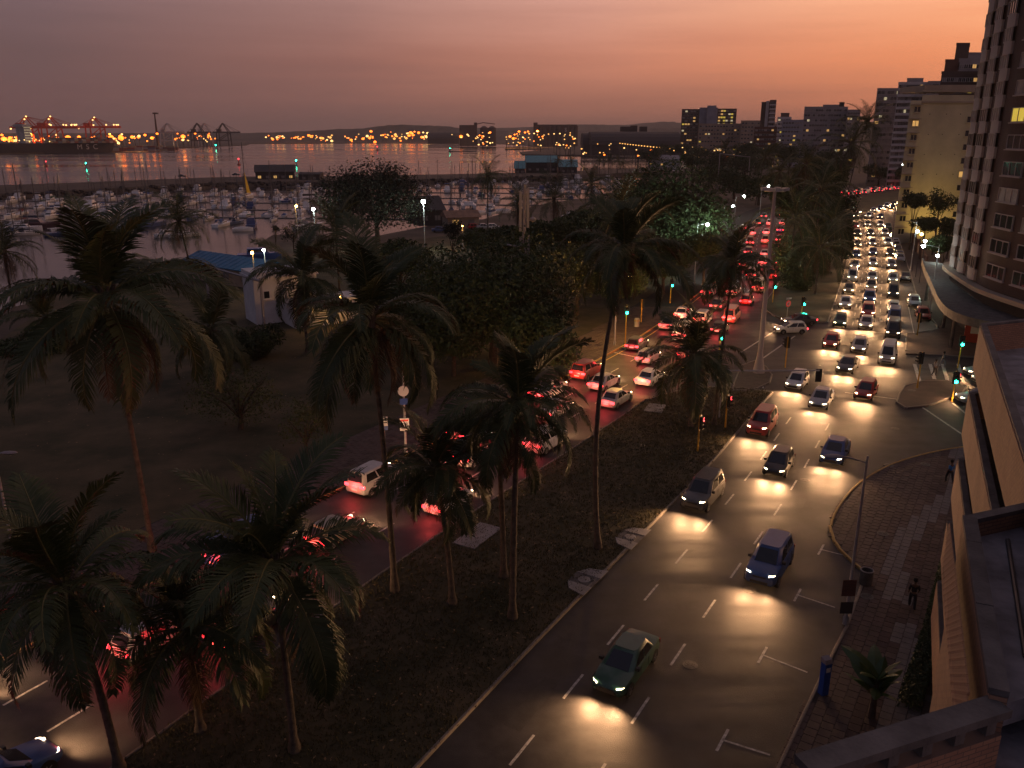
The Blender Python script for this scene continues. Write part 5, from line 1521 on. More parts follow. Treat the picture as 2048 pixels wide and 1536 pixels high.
for k, (x, y, rr) in enumerate([(922, 273, 3.4), (980, 265, 2.4), (965, 272, 2), (1020, 273, 3.2), (1027, 277, 3.0), (1038, 263, 2.6), (1050, 265, 2.2), (1056, 263, 2.2), (1075, 262, 2.6), (1147, 278, 1.8), (1117, 283, 1.8), (1125, 285, 1.6), (1166, 287, 1.6), (1085, 273, 1.8), (1092, 273, 1.8)]):
    port_lamp(x, y, 1750 + (k % 4) * 90, 'lamp_port', rr, 'bright orange light mast near the grain silos', 'light masts near the silos')
for k in range(70):
    x = r_.gauss(r_.choice([925, 960, 975, 1025, 1045, 1080, 1120, 1150]), 12); port_lamp(x, r_.uniform(265, 292), r_.uniform(1250, 1600), r_.choice(['lamp_port_white', 'lamp_port', 'lamp_port_far']), r_.uniform(.7, 1.4), 'small light on the wharf below the silos', 'small lights of the wharf')
for k in range(56):
    x = r_.uniform(1110, 1500); y = 296 + (x - 1110) * .03 + r_.uniform(-12, 12)
    kind = r_.choice(['lamp_port_white', 'lamp_port', 'lamp_port_far', 'lamp_port_white'] + (['lamp_red'] if 1290 < x < 1330 else []) + (['lamp_blue'] if x < 1120 else []))
    port_lamp(x, y, r_.uniform(640, 800), kind, r_.uniform(.35, .7), 'street light in the distant lit strip below the gabled sheds', 'distant street lights by the embankment')
for k in range(18): port_lamp(1240 + k * 5.0 + k * k * .05, 286.5 + k * .62, 900 - k * 12, 'lamp_port_far', .55, 'lamp in the slanting string of lights on the far road', 'string of lights on the far road')
for px, Y, en in ((20, 1330, 5e4), (60, 1310, 5e4), (115, 1340, 5e4), (160, 1380, 5e4), (225, 1400, 6e4), (275, 1450, 5e4), (366, 1650, 5e4), (922, 1700, 5e4), (1022, 1650, 6e4), (1075, 1750, 5e4), (800, 2650, 6e4), (600, 2650, 6e4)):
    p = at(px, 262, Y); l = add_light_('port_light', (p.x, Y - 3, p.z), en)
# silos, sheds, containers on the quay
def far_box(name, label, parts, Y, mat, cat='building', group='port buildings across the bay'):
    p0 = at(parts[0][0], 270, Y)
    e = tag(empty(name, (p0.x, Y, -.05)), label, cat, group)
    for (a, b, t, dep) in parts:
        m = MB(); m.box(at(a, 270, Y).x - p0.x, at(b, 270, Y).x - p0.x, 0, dep, 0, zpx(t, Y)); m.build('wall', mat, e)
    return e, p0
e, p0 = far_box('grain_silo', 'square grain silo with headhouse and two round bins', [(919, 948, 250, 40), (948, 954, 245, 20)], 1950, 'wall_brown')
for x in (968, 984):
    m = MB(); rr = 9; zt = zpx(252, 1950); m.lathe([(rr, 0), (rr, zt - 4), (rr * .3, zt)], 14); m.build('bin', 'wall_brown', e, (at(x, 270, 1950).x - p0.x, 9, 0), smooth=40)
m = MB(); zt = zpx(248, 1950); m.tube([(at(954, 270, 1950).x - p0.x, 8, zt), (at(966, 270, 1950).x - p0.x, 8, zt + 3), (at(990, 270, 1950).x - p0.x, 8, zt)], .9, 4); m.build('conveyor', 'wall_brown', e)
e, p0 = far_box('grain_silo', 'long dark silo block marked with a white letter', [(1068, 1154, 249, 30), (1067, 1075, 245, 14)], 1900, 'wall_brown')
for k in range(10):
    m = MB(); m.lathe([(4.6, 0), (4.6, zpx(252, 1900))], 12); m.build('bin', 'wall_brown', e, ((k + .5) * 9.7, -1.5, 0), smooth=40)
text('S', 11, 'sign_white', e, (at(1131, 270, 1900).x - p0.x, -6.4, zpx(263, 1900)), (R(90), 0, 0), .1)
def gable(name, label, a, b, t, Y, dep, mat='roof_dark'):
    pa_, pb_ = at(a, 270, Y), at(b, 270, Y)
    e = tag(empty(name, (pa_.x, Y, -.05)), label, 'building', 'port buildings across the bay')
    w = pb_.x - pa_.x; zt = zpx(t, Y); he = zt * .45
    m = MB(); m.box(0, w, 0, dep, 0, he); m.build('wall', 'wall_dark', e)
    m = MB()
    n = 10
    rgs = [[(x, dep / 2 - math.cos(math.pi * i / n) * (dep / 2 + 1), he + math.sin(math.pi * i / n) * (zt - he)) for i in range(n + 1)] for x in (-1, w + 1)]
    m.loft(rgs, close=False); m.build('roof', mat, e)
gable('storage_shed', 'vast dark barrel-roofed shed across the basin', 1185, 1362, 263, 1050, 60); gable('storage_shed', 'dark shed end at the left of the vast barrel-roofed shed', 1168, 1186, 266, 1080, 40)
gable('storage_shed', 'flat dark warehouse left of the square grain silo', 855, 918, 265, 2400, 60)
e, p0 = far_box('office_block', 'dark flat-topped block above the vast barrel-roofed shed', [(1242, 1262, 253, 12), (1262, 1274, 251, 10), (1280, 1294, 253, 10)], 1150, 'wall_dark')
for k in range(26):
    x = r_.uniform(0, 300); Y = 1340 + r_.uniform(0, 120)
    e = tag(empty('container_stack', (at(x, 270, Y).x, Y, -.05)), 'stack of shipping containers under the quay lights', 'containers', 'container stacks on the quay')
    for j in range(4):
        for lv in range(r_.randint(1, 3)): ob('container', CBM[r_.randrange(5)], e, (j * 12.4, 0, lv * 2.6))
# ---------------------------------------------------------------- street lamps
def add_light(kind, name, parent, loc, energy, color, size=.15, rot=None, spot=None, blend=.6):
    l = bpy.data.lights.new(name, kind)
    l.energy, l.color = energy, color
    l.shadow_soft_size = size
    if spot: l.spot_size, l.spot_blend = spot, blend
    o = bpy.data.objects.new(name, l); COL.objects.link(o); o.parent = parent; o.location = loc
    if rot: o.rotation_euler = rot
    return o
HEAD = MB()
HEAD.loft([[(x, y * w, z * w * .6) for y, z in ((-.18, 0), (-.12, .12), (0, .16), (.12, .12), (.18, 0), (.1, -.07), (-.1, -.07))] for x, w in ((0, .35), (.15, .8), (.45, 1.05), (.8, .85), (.95, .3))])
LHEAD = HEAD.mesh('lamp_head', 'panel_white', 40)
HB = MB(); HB.loft([[(x, y * w, -.075) for y in (-.1, .1)] + [(x, y * w, -.05) for y in (.1, -.1)] for x, w in ((.2, .8), (.5, 1), (.78, .7))])
LB = {k: HB.mesh('lens', m_) for k, m_ in (('white', 'lamp_white'), ('sodium', 'lamp_sodium'), (None, 'glass'))}
GL = {}
for k, m_ in (('white', 'lamp_white'), ('sodium', 'lamp_sodium')):
    mm = MB(); mm.lathe([(.05, -.2), (.2, -.1), (.2, .1), (.05, .2)], 10); GL[k] = mm.mesh('lamp_globe', m_, 50)
LCOL = {'white': (.80, 1.0, .88), 'sodium': (1.0, .48, .10)}
def street_lamp(base, h, armdir, arm, lit, energy, label, group='street lamps', z=.13, r=.085, bulb=True, tilt=.12):
    e = tag(empty('street_lamp', (base[0], base[1], z)), label, 'street lamp', group)
    m = MB(); m.lathe([(r * 1.9, 0), (r * 1.9, .35), (r * 1.15, .5), (r, h * .5), (r * .6, h)], 8); m.build('pole', 'steel', e, smooth=40)
    c, s_ = math.cos(armdir), math.sin(armdir)
    m = MB(); m.tube([(0, 0, h - .35), (c * arm * .5, s_ * arm * .5, h - .28 + tilt), (c * arm, s_ * arm, h - .25 + tilt * 2)], .04, 6); m.build('arm', 'steel', e)
    hp = (c * arm, s_ * arm, h - .25 + tilt * 2)
    hd = ob('lamp_head', LHEAD, e, hp, armdir)
    ob('lens', LB[lit], hd)
    if lit:
        if bulb: ob('lamp_globe', GL[lit], hd, (.45, 0, -.16), sc=bulb if bulb is not True else 1)
        add_light('POINT', 'lamp_light', hd, (.45, 0, -.5), energy, LCOL[lit], .2)
    return e
def lamp_px(bp, tp, hp, lit, energy, label, **k):
    b = G(*bp)
    t = at(tp[0], tp[1], b[1]); hpt = at(hp[0], hp[1], b[1])
    d = hpt.x - t.x
    return street_lamp(b, t.z - .13, 0 if d > 0 else math.pi, max(.4, abs(d) - .45), lit, energy, label, **k)
lamp_px((1690, 1252), (1742, 912), (1672, 914), None, 0, 'grey street lamp on the paved pavement, unlit, in front of the headlamp lanes')
lamp_px((1388, 570), (1396, 447), (1415, 447), 'white', 2600, 'lit white street lamp over the bright green bush', bulb=1.3)
lamp_px((1447, 452), (1450, 411), (1466, 413), 'white', 500, 'lit white street lamp behind the domed dark tree', bulb=1.5)
lamp_px((1469, 436), (1472, 391), (1488, 392), 'white', 400, 'lit street lamp beside the red traffic stream, third along the park kerb', bulb=1.5)
lamp_px((1519, 430), (1524, 371), (1537, 373), 'white', 500, 'lit street lamp just left of the tall mast head', bulb=1.6)
lamp_px((1229, 692), (1238, 552), (1262, 556), 'sodium', 3800, 'sodium street lamp hidden behind the S-curved palm trunk', bulb=False)
lamp_px((812, 908), (799, 690), (770, 690), None, 0, 'tall unlit lamp pole with notices strapped to it, park side')
lamp_px((26, 1100), (-14, 905), (6, 914), None, 0, 'unlit lamp whose pale head just enters the picture edge')
lamp_px((1859, 623), (1884, 490), (1852, 492), 'white', 260, 'lit lamp with short arm above the curved canopy', bulb=1.0)
lamp_px((1820, 544), (1834, 442), (1815, 446), None, 0, 'thin unlit lamp pole by the parked saloons')
lamp_px((1782, 478), (1790, 413), (1776, 416), None, 0, 'thin unlit lamp pole at the far parked cars')
lamp_px((1808, 400), (1811, 328), (1800, 333), 'white', 400, 'distant lit lamp above the far tail lights', bulb=2.2)
gl = 'round lamps in the garden by the cream block'
for k, (px, py, lit, en, lab) in enumerate(((1835, 464, 'white', 60, 'white globe lamp highest in the garden'), (1843, 470, 'sodium', 90, 'orange globe lamp in the garden'), (1850, 484, 'white', 60, 'white globe lamp in the middle of the garden'), (1875, 513, 'white', 120, 'white globe lamp nearest the curved canopy'))):
    p = at(px, py, 150 - k * 6)
    e = tag(empty('globe_lamp', (p.x, p.y, .13)), lab, 'lamp', gl)
    m = MB(); m.tube([(0, 0, 0), (0, 0, p.z - .13)], [.06, .04], 6); m.build('pole', 'steel_dark', e)
    ob('lamp_globe', GL[lit], e, (0, 0, p.z), sc=1.2); add_light('POINT', 'lamp_light', e, (0, -.5, p.z), en, LCOL[lit])
gm = 'lamps of the marina and park edge'
for px, py, Y, lit, en, lab, bs in ((847, 403, 178, 'white', 1500, 'brightest white lamp beside the big fine-leaved tree', 2.0), (627, 418, 182, 'white', 500, 'white lamp over the yachts left of the fine-leaved tree', 1.5), (593, 412, 175, 'sodium', 500, 'orange lamp on a leaning glowing post by the sandy point', 1.2),
        (505, 505, 128, 'sodium', 160, 'yellow lamp, left one of the pair at the slipway', 1.1), (528, 500, 130, 'white', 160, 'pale lamp, right one of the pair at the slipway', 1.0), (925, 452, 182, 'sodium', 260, 'orange lamp under the tan hut roof', .6)):
    p = at(px, py, Y)
    e = tag(empty('lamp_post', (p.x, Y, 0)), lab, 'lamp', gm)
    m = MB(); m.tube([(0, 0, 0), (-.3 if px == 593 else 0, 0, p.z)], [.12, .07], 6); m.build('pole', 'steel', e)
    ob('lamp_globe', GL[lit], e, (0, -.25, p.z), sc=bs); add_light('POINT', 'lamp_light', e, (0, -.9, p.z - .3), en, LCOL[lit])
# tall light mast at the junction
b = G(1517, 747); zt = zpx(384, b[1])
e = tag(empty('light_mast', (b[0], b[1], .13)), 'tall white light mast with unlit ring head standing in the junction', 'light mast')
m = MB(); m.lathe([(.62, 0), (.6, .25), (.36, 1.6), (.28, 2.2), (.16, zt)], 12); m.build('pole', 'panel_white', e, smooth=40)
m = MB(); m.tube([(1.0 * math.cos(a), 1.0 * math.sin(a), zt) for a in [2 * math.pi * i / 16 for i in range(17)]], .07, 5); m.build('ring', 'steel', e)
for k in range(6):
    a = k * math.pi / 3
    m = MB(); m.tube([(0, 0, zt), (1.0 * math.cos(a), 1.0 * math.sin(a), zt)], .05, 4); m.box(.75, 1.35, -.28, .28, zt + .02, zt + .28, 0); o = m.build('floodlight', 'steel', e); o.rotation_euler = (0, 0, 0)
    o.data.transform(Matrix.Rotation(a, 4, 'Z')) if k else None
# antenna mast and rail gantries
p = at(1049, 368, 118)
e = tag(empty('antenna_mast', (p.x, 118, 0)), 'white antenna mast with vertical panels above the park trees', 'mast')
m = MB(); m.tube([(0, 0, 0), (0, 0, p.z)], [.32, .22], 8); m.build('pole', 'panel_white', e)
for k, (dx, z0, z1) in enumerate(((-.55, 1, 6.5), (.5, .5, 6.0), (.55, 7, 11), (-.5, 7.2, 10.5))):
    m = MB(); m.box(dx - .18, dx + .18, -.3, .1, p.z - z1, p.z - z0); m.build('antenna_panel', 'wall_grey', e)
m = MB(); m.lathe([(.05, 0), (.4, .15), (.5, .4), (.3, .62), (.05, .7)], 10, (1.2, 0, p.z - 5.2)); m.tube([(0, 0, p.z - 5), (1.2, 0, p.z - 5)], .05, 4); m.build('dish', 'panel_white', e)
for pa_, pb_, Y, lab in (((410, 525), (520, 556), 104, 'rail gantry with two posts in front of white building'), ((965, 476), (1041, 488), 120, 'rail gantry behind the broad park tree'), ((1440, 305), (1500, 312), 330, 'far pale gantry near the distant trees')):
    a, b = at(pa_[0], pa_[1], Y + 4), at(pb_[0], pb_[1], Y - 2)
    e = tag(empty('rail_gantry', (a.x, a.y, 0)), lab, 'gantry', 'rail gantries')
    for q in (a, b):
        m = MB(); m.tube([(q.x - a.x, q.y - a.y, 0), (q.x - a.x, q.y - a.y, q.z)], [.2, .15], 4); m.build('post', 'wall_grey', e)
    m = MB(); m.tube([(0, 0, a.z - .4), (b.x - a.x, b.y - a.y, b.z - .4)], .14, 4); m.build('beam', 'wall_grey', e)

# ---------------------------------------------------------------- traffic signals
SIGB = MB(); SIGB.box(-.16, .16, -.12, .12, 0, .95); SIGB.box(-.27, .27, .121, .14, -.12, 1.07)
for k in range(3):
    z = .16 + k * .31
    SIGB.loft([[(.13 * math.cos(a), -.12, z + .13 * math.sin(a)) for a in [math.pi * i / 8 for i in range(9)]], [(.13 * math.cos(a), -.32, z + .13 * math.sin(a)) for a in [math.pi * i / 8 for i in range(9)]]], cap=False, close=False)
SIGB = SIGB.mesh('signal_head', 'black_plastic')
LEN = {}
for k, mt in (('green', 'lamp_green'), ('red', 'lamp_red'), ('off', 'lens_off')):
    mm = MB(); mm.lathe([(.115, 0), (.1, .03), (.03, .045)], 12); LEN[k] = mm.mesh('lens', mt)
def signal(base, h, facing, lit, label, heads=1, z=.13, pole='signal_yellow', group='traffic signals', arm=None, glow=18):
    e = tag(empty('traffic_signal', (base[0], base[1], z)), label, 'traffic light', group)
    m = MB(); m.lathe([(.09, 0), (.07, .3), (.055, h)], 8); m.build('pole', pole, e, smooth=40)
    hx, hy, hz = 0, 0, h - 1.1
    if arm:
        m = MB(); m.tube([(0, 0, h), (arm, 0, h + .05)], [.09, .06], 8); m.build('mast_arm', 'steel', e); hx, hz = arm, h - .9
    c, s_ = math.cos(facing), math.sin(facing)
    for k in range(heads):
        f_ = facing + k * math.pi / 2
        hd = ob('signal_head', SIGB, e, (hx + math.sin(f_) * .2, hy - math.cos(f_) * .2, hz), f_)
        for j, nm in enumerate(('green', 'amber', 'red')):
            st_ = nm if (nm == lit and k == 0) or (nm == 'red' and lit == 'green' and k == 1) else 'off'
            if st_ == 'amber': st_ = 'off'
            ob('lens', LEN[st_], hd, (0, -.125, .16 + j * .31), rot=(R(90), 0, 0), sc=1.35 if st_ != 'off' else 1)
        if lit == 'green' and k == 0: add_light('POINT', 'signal_light', hd, (0, -.6, .16), glow, (.05, 1, .6), .1)
    return e
def sig_px(bp, hp, lit, label, facing=0.0, **k):
    b = G(*bp); hz = zpx(hp, b[1])
    signal(b, max(2.6, hz - .13 + .9), facing, lit, label, **k)
sig_px((1340, 608), 570, 'green', 'green traffic light by the park kerb, beyond the stop line', R(25))
sig_px((1250, 694), 624, 'green', 'green traffic light seen against the S-curved palm trunk', R(8))
sig_px((1282, 646), 612, None, 'yellow-poled signal turned away beside the concrete bollard', R(150))
sig_px((1545, 606), 573, 'green', 'green traffic light at the corner of the far median', R(25))
sig_px((1602, 638), 607, 'green', 'green traffic light behind the no-turn sign', R(30), heads=2)
sig_px((1436, 740), 675, 'green', 'green traffic light between the low palm and slender palm', R(25))
sig_px((1570, 737), 690, None, 'black signal head turned away beside the white hatchback', R(150), heads=2)
sig_px((1834, 672), 640, None, 'signal with yellow pole behind the parked red car', R(160))
sig_px((1834, 778), 722, None, 'black double signal on the paved island corner', R(180), heads=2)
sig_px((1915, 738), 687, 'green', 'green traffic light at the brick-paved corner on the right', R(-10))
sig_px((1903, 806), 761, 'green', 'green traffic light on the island nearest the brick ledge', R(-10), heads=2, glow=6)
b = G(1438, 838)
signal(b, zpx(742, b[1]) - .13, R(180), None, 'long mast-arm signal reaching over the oncoming lanes', arm=at(1638, 750, b[1]).x - b[0], pole='steel', z=.13)
for px, py, lab in ((1395, 905, 'low black signal with red lamp on median grass'), (1450, 858, 'black signal with red lamp near median tip')):
    b = G(px, py); signal(b, 3.0, R(60), 'red', lab, z=.13)
# signs
def sign(base, h, label, plates, z=.13, facing=0):
    e = tag(empty('road_sign', (base[0], base[1], z), facing), label, 'sign', 'road signs')
    m = MB(); m.tube([(0, 0, 0), (0, 0, h)], .035, 6); m.build('post', 'steel', e)
    for kind, w, hh, zz, mt in plates:
        m = MB()
        if kind == 'rect': m.box(-w / 2, w / 2, -.06, -.04, zz, zz + hh)
        else:
            m.add([(w * math.cos(a), y, zz + w * math.sin(a)) for y in (-.06, -.04) for a in [2 * math.pi * i / 20 for i in range(20)]], [tuple(range(19, -1, -1))[::-1], tuple(range(20, 40))[::-1]] + [(i, i + 20, (i + 1) % 20 + 20, (i + 1) % 20) for i in range(20)])
        o = m.build('plate', mt, e)
        if kind == 'noturn': pass
    return e
pm('sign_blue', (.02, .08, .35), .4, .1, 1); pm('sign_ink', (.03, .03, .03), .5, .1, 1)
b = G(1573, 642)
e = sign(b, 3.0, 'round no-right-turn sign with white plate above on far median', [('rect', 1.0, .22, 2.85, 'sign_white'), ('disc', .42, 0, 2.25, 'sign_red')], facing=R(25))
m = MB(); m.lathe([(.30, 0), (.30, .012)], 20); o = m.build('face', 'sign_white', e, (0, -.062, 2.25)); o.rotation_euler = (R(90), 0, 0)
m = MB(); m.tube([(-.08, -.085, 2.05), (-.08, -.085, 2.3), (.08, -.085, 2.3)], .035, 4); m.prism([(.0, 0), (.1, 0), (.1, .1)], -.01, .01); m.build('arrow', 'sign_ink', e)
m = MB(); m.tube([(-.22, -.09, 2.47), (.22, -.09, 2.03)], .03, 4); m.build('bar', 'sign_red', e)
b = G(771, 905)
e = sign(b, 2.9, 'bus stop sign with blue panel beside tall median palm trunk', [('rect', .55, .75, 2.1, 'sign_white'), ('rect', .55, .35, 1.75, 'sign_blue')], facing=R(15))
for k in range(2): m = MB(); m.box(-.2, .2, -.07, -.061, 2.35 + k * .2, 2.42 + k * .2); m.build('print', 'sign_ink', e)
b = Vector(G(812, 908))
e = tag(empty('notice_board', (b.x, b.y - .16, .13), R(10)), 'white notice with a red heading on the tall unlit lamp pole', 'sign', 'notices on the lamp pole')
m = MB(); m.box(-.36, .36, -.03, 0, 1.9, 2.9); m.build('plate', 'sign_white', e)
m = MB(); m.box(-.3, .3, -.036, -.031, 2.65, 2.8); m.build('heading', 'sign_red', e)
for k in range(4): m = MB(); m.box(-.3, .3, -.036, -.031, 2.05 + k * .14, 2.10 + k * .14); m.build('print', 'sign_blue', e)
e = tag(empty('notice_board', (b.x, b.y - .16, .13), R(10)), 'blue and white disc notice higher on the tall unlit lamp pole', 'sign', 'notices on the lamp pole')
m = MB(); m.lathe([(.42, 0), (.42, .03)], 18); o = m.build('disc', 'sign_white', e, (0, 0, 5.1)); o.rotation_euler = (R(90), 0, 0)
m = MB(); m.box(-.3, .3, -.03, 0, 4.0, 4.5); m.build('plate', 'sign_blue', e)
# bollard, bins, parking machine, lamp-post banner
b = G(1273, 655)
e = tag(empty('bollard', (*b, .13)), 'stout concrete bollard on the park corner', 'bollard'); m = MB(); m.lathe([(.35, 0), (.35, 1.0), (.28, 1.12)], 14); m.build('body', 'concrete', e, smooth=40); m = MB(); m.lathe([(.37, .75), (.37, .88)], 14); m.build('band', 'kerb_yellow', e)
b = G(1730, 1172)
e = tag(empty('litter_bin', (*b, .13)), 'round concrete litter bin beside the unlit street lamp', 'litter bin')
m = MB(); m.lathe([(.32, 0), (.36, .1), (.36, .85), (.30, .85), (.30, .3)], 18); m.build('body', 'concrete_dark', e, smooth=40); m = MB(); m.tube([(.33 * math.cos(a), .33 * math.sin(a), .86) for a in [2 * math.pi * i / 18 for i in range(19)]], .04, 6); m.build('rim', 'concrete', e)
b = G(1645, 1392)
e = tag(empty('parking_machine', (*b, .13), R(20)), 'blue parking machine standing at the kerb near parking bays', 'parking machine')
m = MB(); m.box(-.17, .17, -.15, .15, 0, 1.62); m.build('body', 'sign_blue', e); m = MB(); m.loft([[(-.19, -.17, 1.62), (.19, -.17, 1.62), (.19, .17, 1.62), (-.19, .17, 1.62)], [(-.19, -.1, 1.80), (.19, -.1, 1.80), (.19, .17, 1.86), (-.19, .17, 1.86)]]); m.build('cap', 'panel_white', e); m = MB(); m.box(-.11, .11, -.165, -.152, 1.2, 1.42); m.build('screen', 'sign_white', e)
b = Vector(G(1690, 1252))
e = tag(empty('lamp_banner', (b.x - .12, b.y - .05, .13)), 'faded red banner boards strapped on the unlit street lamp', 'banner')
m = MB(); m.box(-.34, .34, -.12, -.09, 1.7, 2.6); m.build('board', 'brick_red', e); m = MB(); m.box(-.32, .32, -.12, -.09, .7, 1.35); m.build('board', 'wall_dark', e)
# big-leaved plant in front of the terrace rail
b = G(1742, 1440)
e = tag(empty('banana_plant', (*b, .13)), 'big-leaved plant growing from the pavement bed below the rail', 'plant')
pm('broad_leaf', (.035, .07, .018), .4, .3, 1.5)
m = MB(); m.tube([(0, 0, 0), (0, 0, 1.9)], [.16, .10], 8); m.build('stem', 'bark', e)
LF = MB()
rws = []
for i in range(9):
    t = i / 8; w = .30 * math.sin(math.pi * min(1, t * .93 + .07)) ** .7; x = 1.7 * t; z = .9 * t - .75 * t * t
    rws.append([(x, -w, z - .1 * w * 3), (x, 0, z), (x, w, z - .1 * w * 3)])
LF.loft(rws, cap=False, close=False); LFM = LF.mesh('leaf', 'broad_leaf')
for k in range(15): ob('leaf', LFM, e, (0, 0, 1.0 + .07 * k), rot=(rng.uniform(-.4, .4), rng.uniform(-1.0, -.1), k * 2.4), sc=rng.uniform(.7, 1.15))
# hedge along the wall foot
hp = [G(1893, 1150), G(1860, 1290), G(1815, 1425)]
hpth = Path([Vector(p) for p in hp])
mm = MB(); rr = random.Random(9)
for k in range(9000):
    q, h = hpth(rr.uniform(0, hpth.c[-1])); n_ = Vector((math.sin(h), -math.cos(h))); w = rr.uniform(-.45, .45); z = .13 + rr.uniform(0, .85)
    p = Vector((q.x + n_.x * w, q.y + n_.y * w, z)); a = Vector((rr.gauss(0, 1), rr.gauss(0, 1), rr.gauss(0, 1))).normalized(); bb = a.orthogonal().normalized()
    mm.add([p - a * .08, p - bb * .04, p + a * .08, p + bb * .04], [(0, 1, 2, 3)])
hh = tag(empty('hedge', (0, 0, 0)), 'low dark hedge along the foot of the peach brick building', 'hedge'); mm.build('foliage', 'leaf_dark', hh)

# ---------------------------------------------------------------- people
pm('skin', (.10, .055, .035), .6, .1, 3); pm('cloth_blue', (.03, .16, .40), .8, .2, 4); pm('cloth_dark', (.02, .02, .025), .8, .2, 4); pm('cloth_pale', (.25, .25, .28), .8, .2, 4); pm('hair', (.01, .009, .008), .8, .1, 4)
def skin_obj(name, verts, edges, radii, mat, parent, root=0):
    me = bpy.data.meshes.new(name); me.from_pydata(verts, edges, []); me.materials.append(MAT[mat])
    o = ob(name, me, parent)
    sk = o.modifiers.new('Skin', 'SKIN'); sk.use_smooth_shade = True
    for i, r_ in enumerate(radii):
        sv = me.skin_vertices[0].data[i]; sv.radius = (r_ if isinstance(r_, tuple) else (r_, r_)); sv.use_root = i == root
    o.modifiers.new('Sub', 'SUBSURF').levels = 1; o.modifiers[-1].render_levels = 1
    return o
def person(base, facing, label, top, legs, stride=.22, z=.13, h=1.0):
    e = tag(empty('person', (*base, z), facing), label, 'person', 'people on foot'); e.scale = (h, h, h)
    s = stride
    V = [(0, 0, .92), (0, 0, 1.15), (0, 0.02, 1.40), (0, .02, 1.50), (0, -.02, 1.60), (0, -.03, 1.72),       # pelvis, waist, chest, neck, head
         (.19, .02, 1.40), (.25, .06, 1.12), (.22, -.12, .90), (-.19, .02, 1.40), (-.25, -.02, 1.12), (-.22, -.2, .93),
         (.09, -s * .4, .88), (.10, -s, .48), (.10, -s * .8, .09), (.10, -s * .8 - .16, .04), (-.09, s * .4, .88), (-.10, s * .6, .48), (-.10, s * 1.3, .12), (-.10, s * 1.3 - .15, .04),
         (.21, -.19, .84), (.245, -.16, .83), (-.21, -.27, .87), (-.245, -.24, .86)]
    E = [(0, 1), (1, 2), (2, 3), (3, 4), (4, 5), (2, 6), (6, 7), (7, 8), (2, 9), (9, 10), (10, 11), (0, 12), (12, 13), (13, 14), (14, 15), (0, 16), (16, 17), (17, 18), (18, 19), (8, 20), (8, 21), (11, 22), (11, 23)]
    Rr = [(.13, .10), (.12, .09), (.15, .10), .055, .095, .085, .06, .045, .035, .06, .045, .035, .085, .06, .045, .035, .085, .06, .045, .035, .018, .016, .018, .016]
    skin_obj('body', V, E, Rr, 'skin', e)
    tv = [V[i] for i in (0, 1, 2, 6, 7, 9, 10)]
    skin_obj('shirt', tv, [(0, 1), (1, 2), (2, 3), (3, 4), (2, 5), (5, 6)], [(.15, .12), (.14, .11), (.17, .12), .08, .065, .08, .065], top, e)
    lv = [V[i] for i in (0, 12, 13, 14, 16, 17, 18)]
    skin_obj('trousers', lv, [(0, 1), (1, 2), (2, 3), (0, 4), (4, 5), (5, 6)], [(.14, .115), .105, .08, .065, .105, .08, .065], legs, e)
    m = MB(); m.lathe([(.10, 1.63), (.115, 1.70), (.10, 1.79), (.04, 1.83)], 10, (0, -.015, 0)); m.build('hair', 'hair', e, smooth=60)
    return e
person(G(1897, 970), R(200), 'person in bright blue shirt and dark trousers walking on the curved pavement', 'cloth_blue', 'cloth_dark')
person(G(1822, 1222), R(160), 'person in dark clothes walking beside the hedge', 'cloth_dark', 'cloth_dark')
person(G(1868, 752), R(80), 'person in pale top crossing the side street', 'cloth_pale', 'cloth_dark', z=0)
person(G(1884, 735), R(60), 'person in grey clothes at the far end of the crossing', 'cloth_pale', 'cloth_pale', z=0)
# ---------------------------------------------------------------- vehicles
pm('car_paint', (0.88, 0.88, 0.88), 0.38, 0.12, 3, objcol=True, spec=0.5, coat=0.4)
pm('car_glass', (0.012, 0.014, 0.018), 0.06, 0, spec=0.7)
pm('tyre', (0.012, 0.012, 0.012), 0.8, 0.2, 4)
pm('rim', (0.30, 0.30, 0.32), 0.35, 0.1, 4, metal=0.6)
pm('trim', (0.016, 0.016, 0.017), 0.5, 0.1, 3)
pm('head_lit', (0.9, 0.9, 0.9), 0.2, 0, em=(1.0, 0.74, 0.42), ems=26, sample=False)
pm('head_off', (0.55, 0.55, 0.55), 0.12, 0, spec=0.7)
pm('tail_lit', (0.4, 0.02, 0.02), 0.3, 0, em=(1.0, 0.035, 0.045), ems=8, sample=False)
pm('tail_off', (0.22, 0.012, 0.012), 0.2, 0)
pm('plate', (0.6, 0.6, 0.55), 0.5, 0.1, 3)
CT = {  # L, W, belt z, roof z, cabin base x0,x1, roof x0,x1, nose z, tail z
    'hatchback': (3.95, 1.68, .90, 1.46, -1.85, 1.02, -1.52, .15, .74, .90),
    'sedan': (4.5, 1.74, .92, 1.43, -1.55, 1.15, -1.0, .25, .74, .96),
    'suv': (4.55, 1.84, 1.08, 1.74, -2.18, 1.12, -1.98, .35, .95, 1.08),
    'minibus': (4.9, 1.74, 1.12, 2.02, -2.38, 2.15, -2.28, 1.25, .95, 1.12),
    'pickup': (4.9, 1.78, 1.05, 1.70, -.55, 1.25, -.40, .45, .95, 1.0)}
